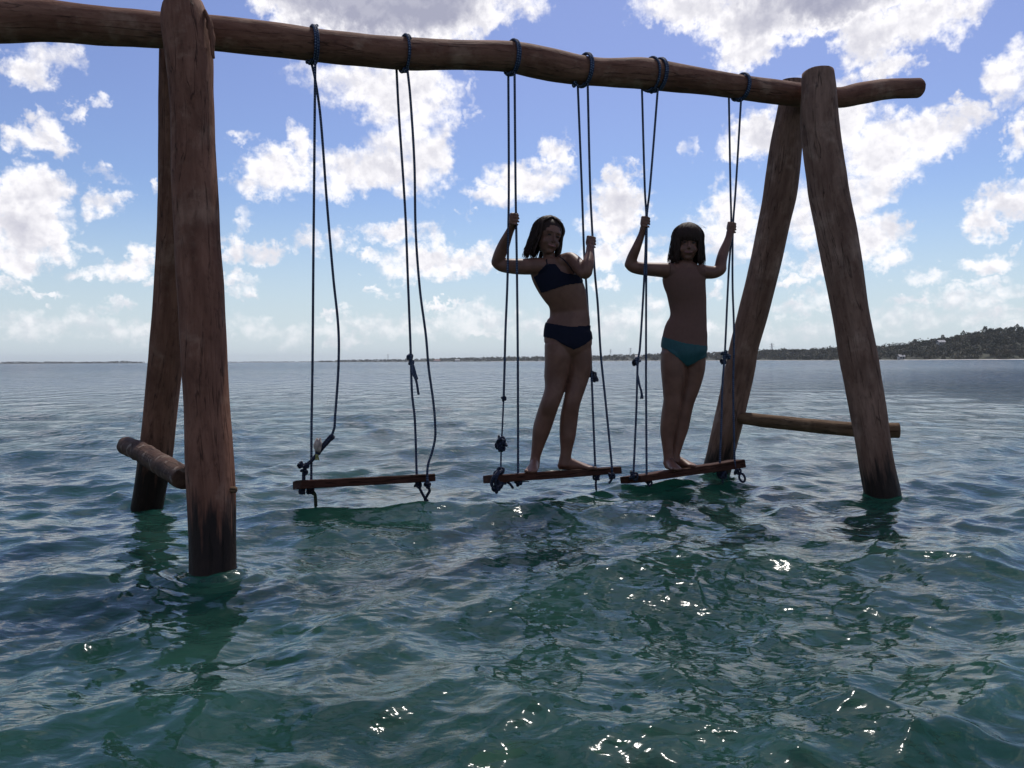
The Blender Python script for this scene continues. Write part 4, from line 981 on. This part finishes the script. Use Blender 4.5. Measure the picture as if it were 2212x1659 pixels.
pylon(838, 22, 2600, 'small distant lattice pylon between the two ropes of the empty swing')
# small houses on the shore
M_WALL = flat('white_house_wall', (.40, .38, .34, 1), .8, 1); M_ROOF = flat('red_tin_roof', (.30, .10, .07, 1), .7, 1); M_ROOFG = flat('grey_tin_roof', (.38, .37, .36, 1), .6, 1); M_WIN = flat('dark_window', (.02, .02, .03, 1), .2, 1)
def house(px, off, w_, d_, h_, roofm, label, lift=0):
    p = gr_r(px, off); p.z += lift; root = thing('house', label, 'house', p, 'small houses along the far shore')
    def box(name, x0, x1, y0, y1, z0, z1, mt):
        V = [(p.x + a, p.y + b_, p.z + c) for a in (x0, x1) for b_ in (y0, y1) for c in (z0, z1)]
        return mesh_np(name, V, [(0, 1, 3, 2), (4, 6, 7, 5), (0, 4, 5, 1), (2, 3, 7, 6), (0, 2, 6, 4), (1, 5, 7, 3)], mt, root, smooth=False)
    box('wall', -w_ / 2, w_ / 2, 0, d_, -1, h_, M_WALL)
    V = [(p.x + a, p.y + b_, p.z + c) for a in (-w_ / 2 - .4, w_ / 2 + .4) for b_, c in ((-.5, h_ + .02), (d_ / 2, h_ + 1.6), (d_ + .5, h_ + .02))]
    mesh_np('roof', V, [(0, 3, 4, 1), (1, 4, 5, 2), (0, 1, 2, 2), (3, 5, 4, 4), (0, 2, 5, 3)], roofm, root, smooth=False)
    for k in range(2): box('window', -w_ / 4 + k * w_ / 2 - .5, -w_ / 4 + k * w_ / 2 + .5, -.06, .04, .9, 1.9, M_WIN)
house(944, 4, 14, 8, 3, M_ROOF, 'white house with red roof on the distant shore, right of the empty swing')
house(988, 5, 10, 7, 3, M_ROOFG, 'white house with grey roof on the distant shore between the empty and the middle swing')
house(1378, 30, 8, 6, 3, M_ROOFG, 'pale house among the trees just left of the smaller child', 2)
house(1949, 10, 4, 4, 2.4, M_ROOFG, 'tiny pale hut at the foot of the right-hand hill')
house(2035, 62, 5, 4, 2.4, M_ROOFG, 'pale hut half way up the right-hand hill', 2.2)
hz_o = mesh_np('haze', [(x, y, z) for x in (-5200, 5200) for y in (-40, 7500) for z in (-3.5, 60)],
               [(0, 1, 3, 2), (4, 6, 7, 5), (0, 4, 5, 1), (2, 3, 7, 6), (0, 2, 6, 4), (1, 5, 7, 3)], None, smooth=False)
M_HZ = bpy.data.materials.new('haze_air'); M_HZ.use_nodes = True; _nt = M_HZ.node_tree; _nt.nodes.clear(); _t = NT(_nt)
_o = _t.n('ShaderNodeOutputMaterial'); _v = _t.n('ShaderNodeVolumePrincipled', {'Color': (.80, .86, .92, 1), 'Density': 0.00010, 'Anisotropy': .3}); _nt.links.new(_v.outputs[0], _o.inputs['Volume'])
hz_o.data.materials.append(M_HZ); tag(hz_o, 'thin pale sea haze filling the air over the lagoon towards the shores', 'haze', kind='stuff')
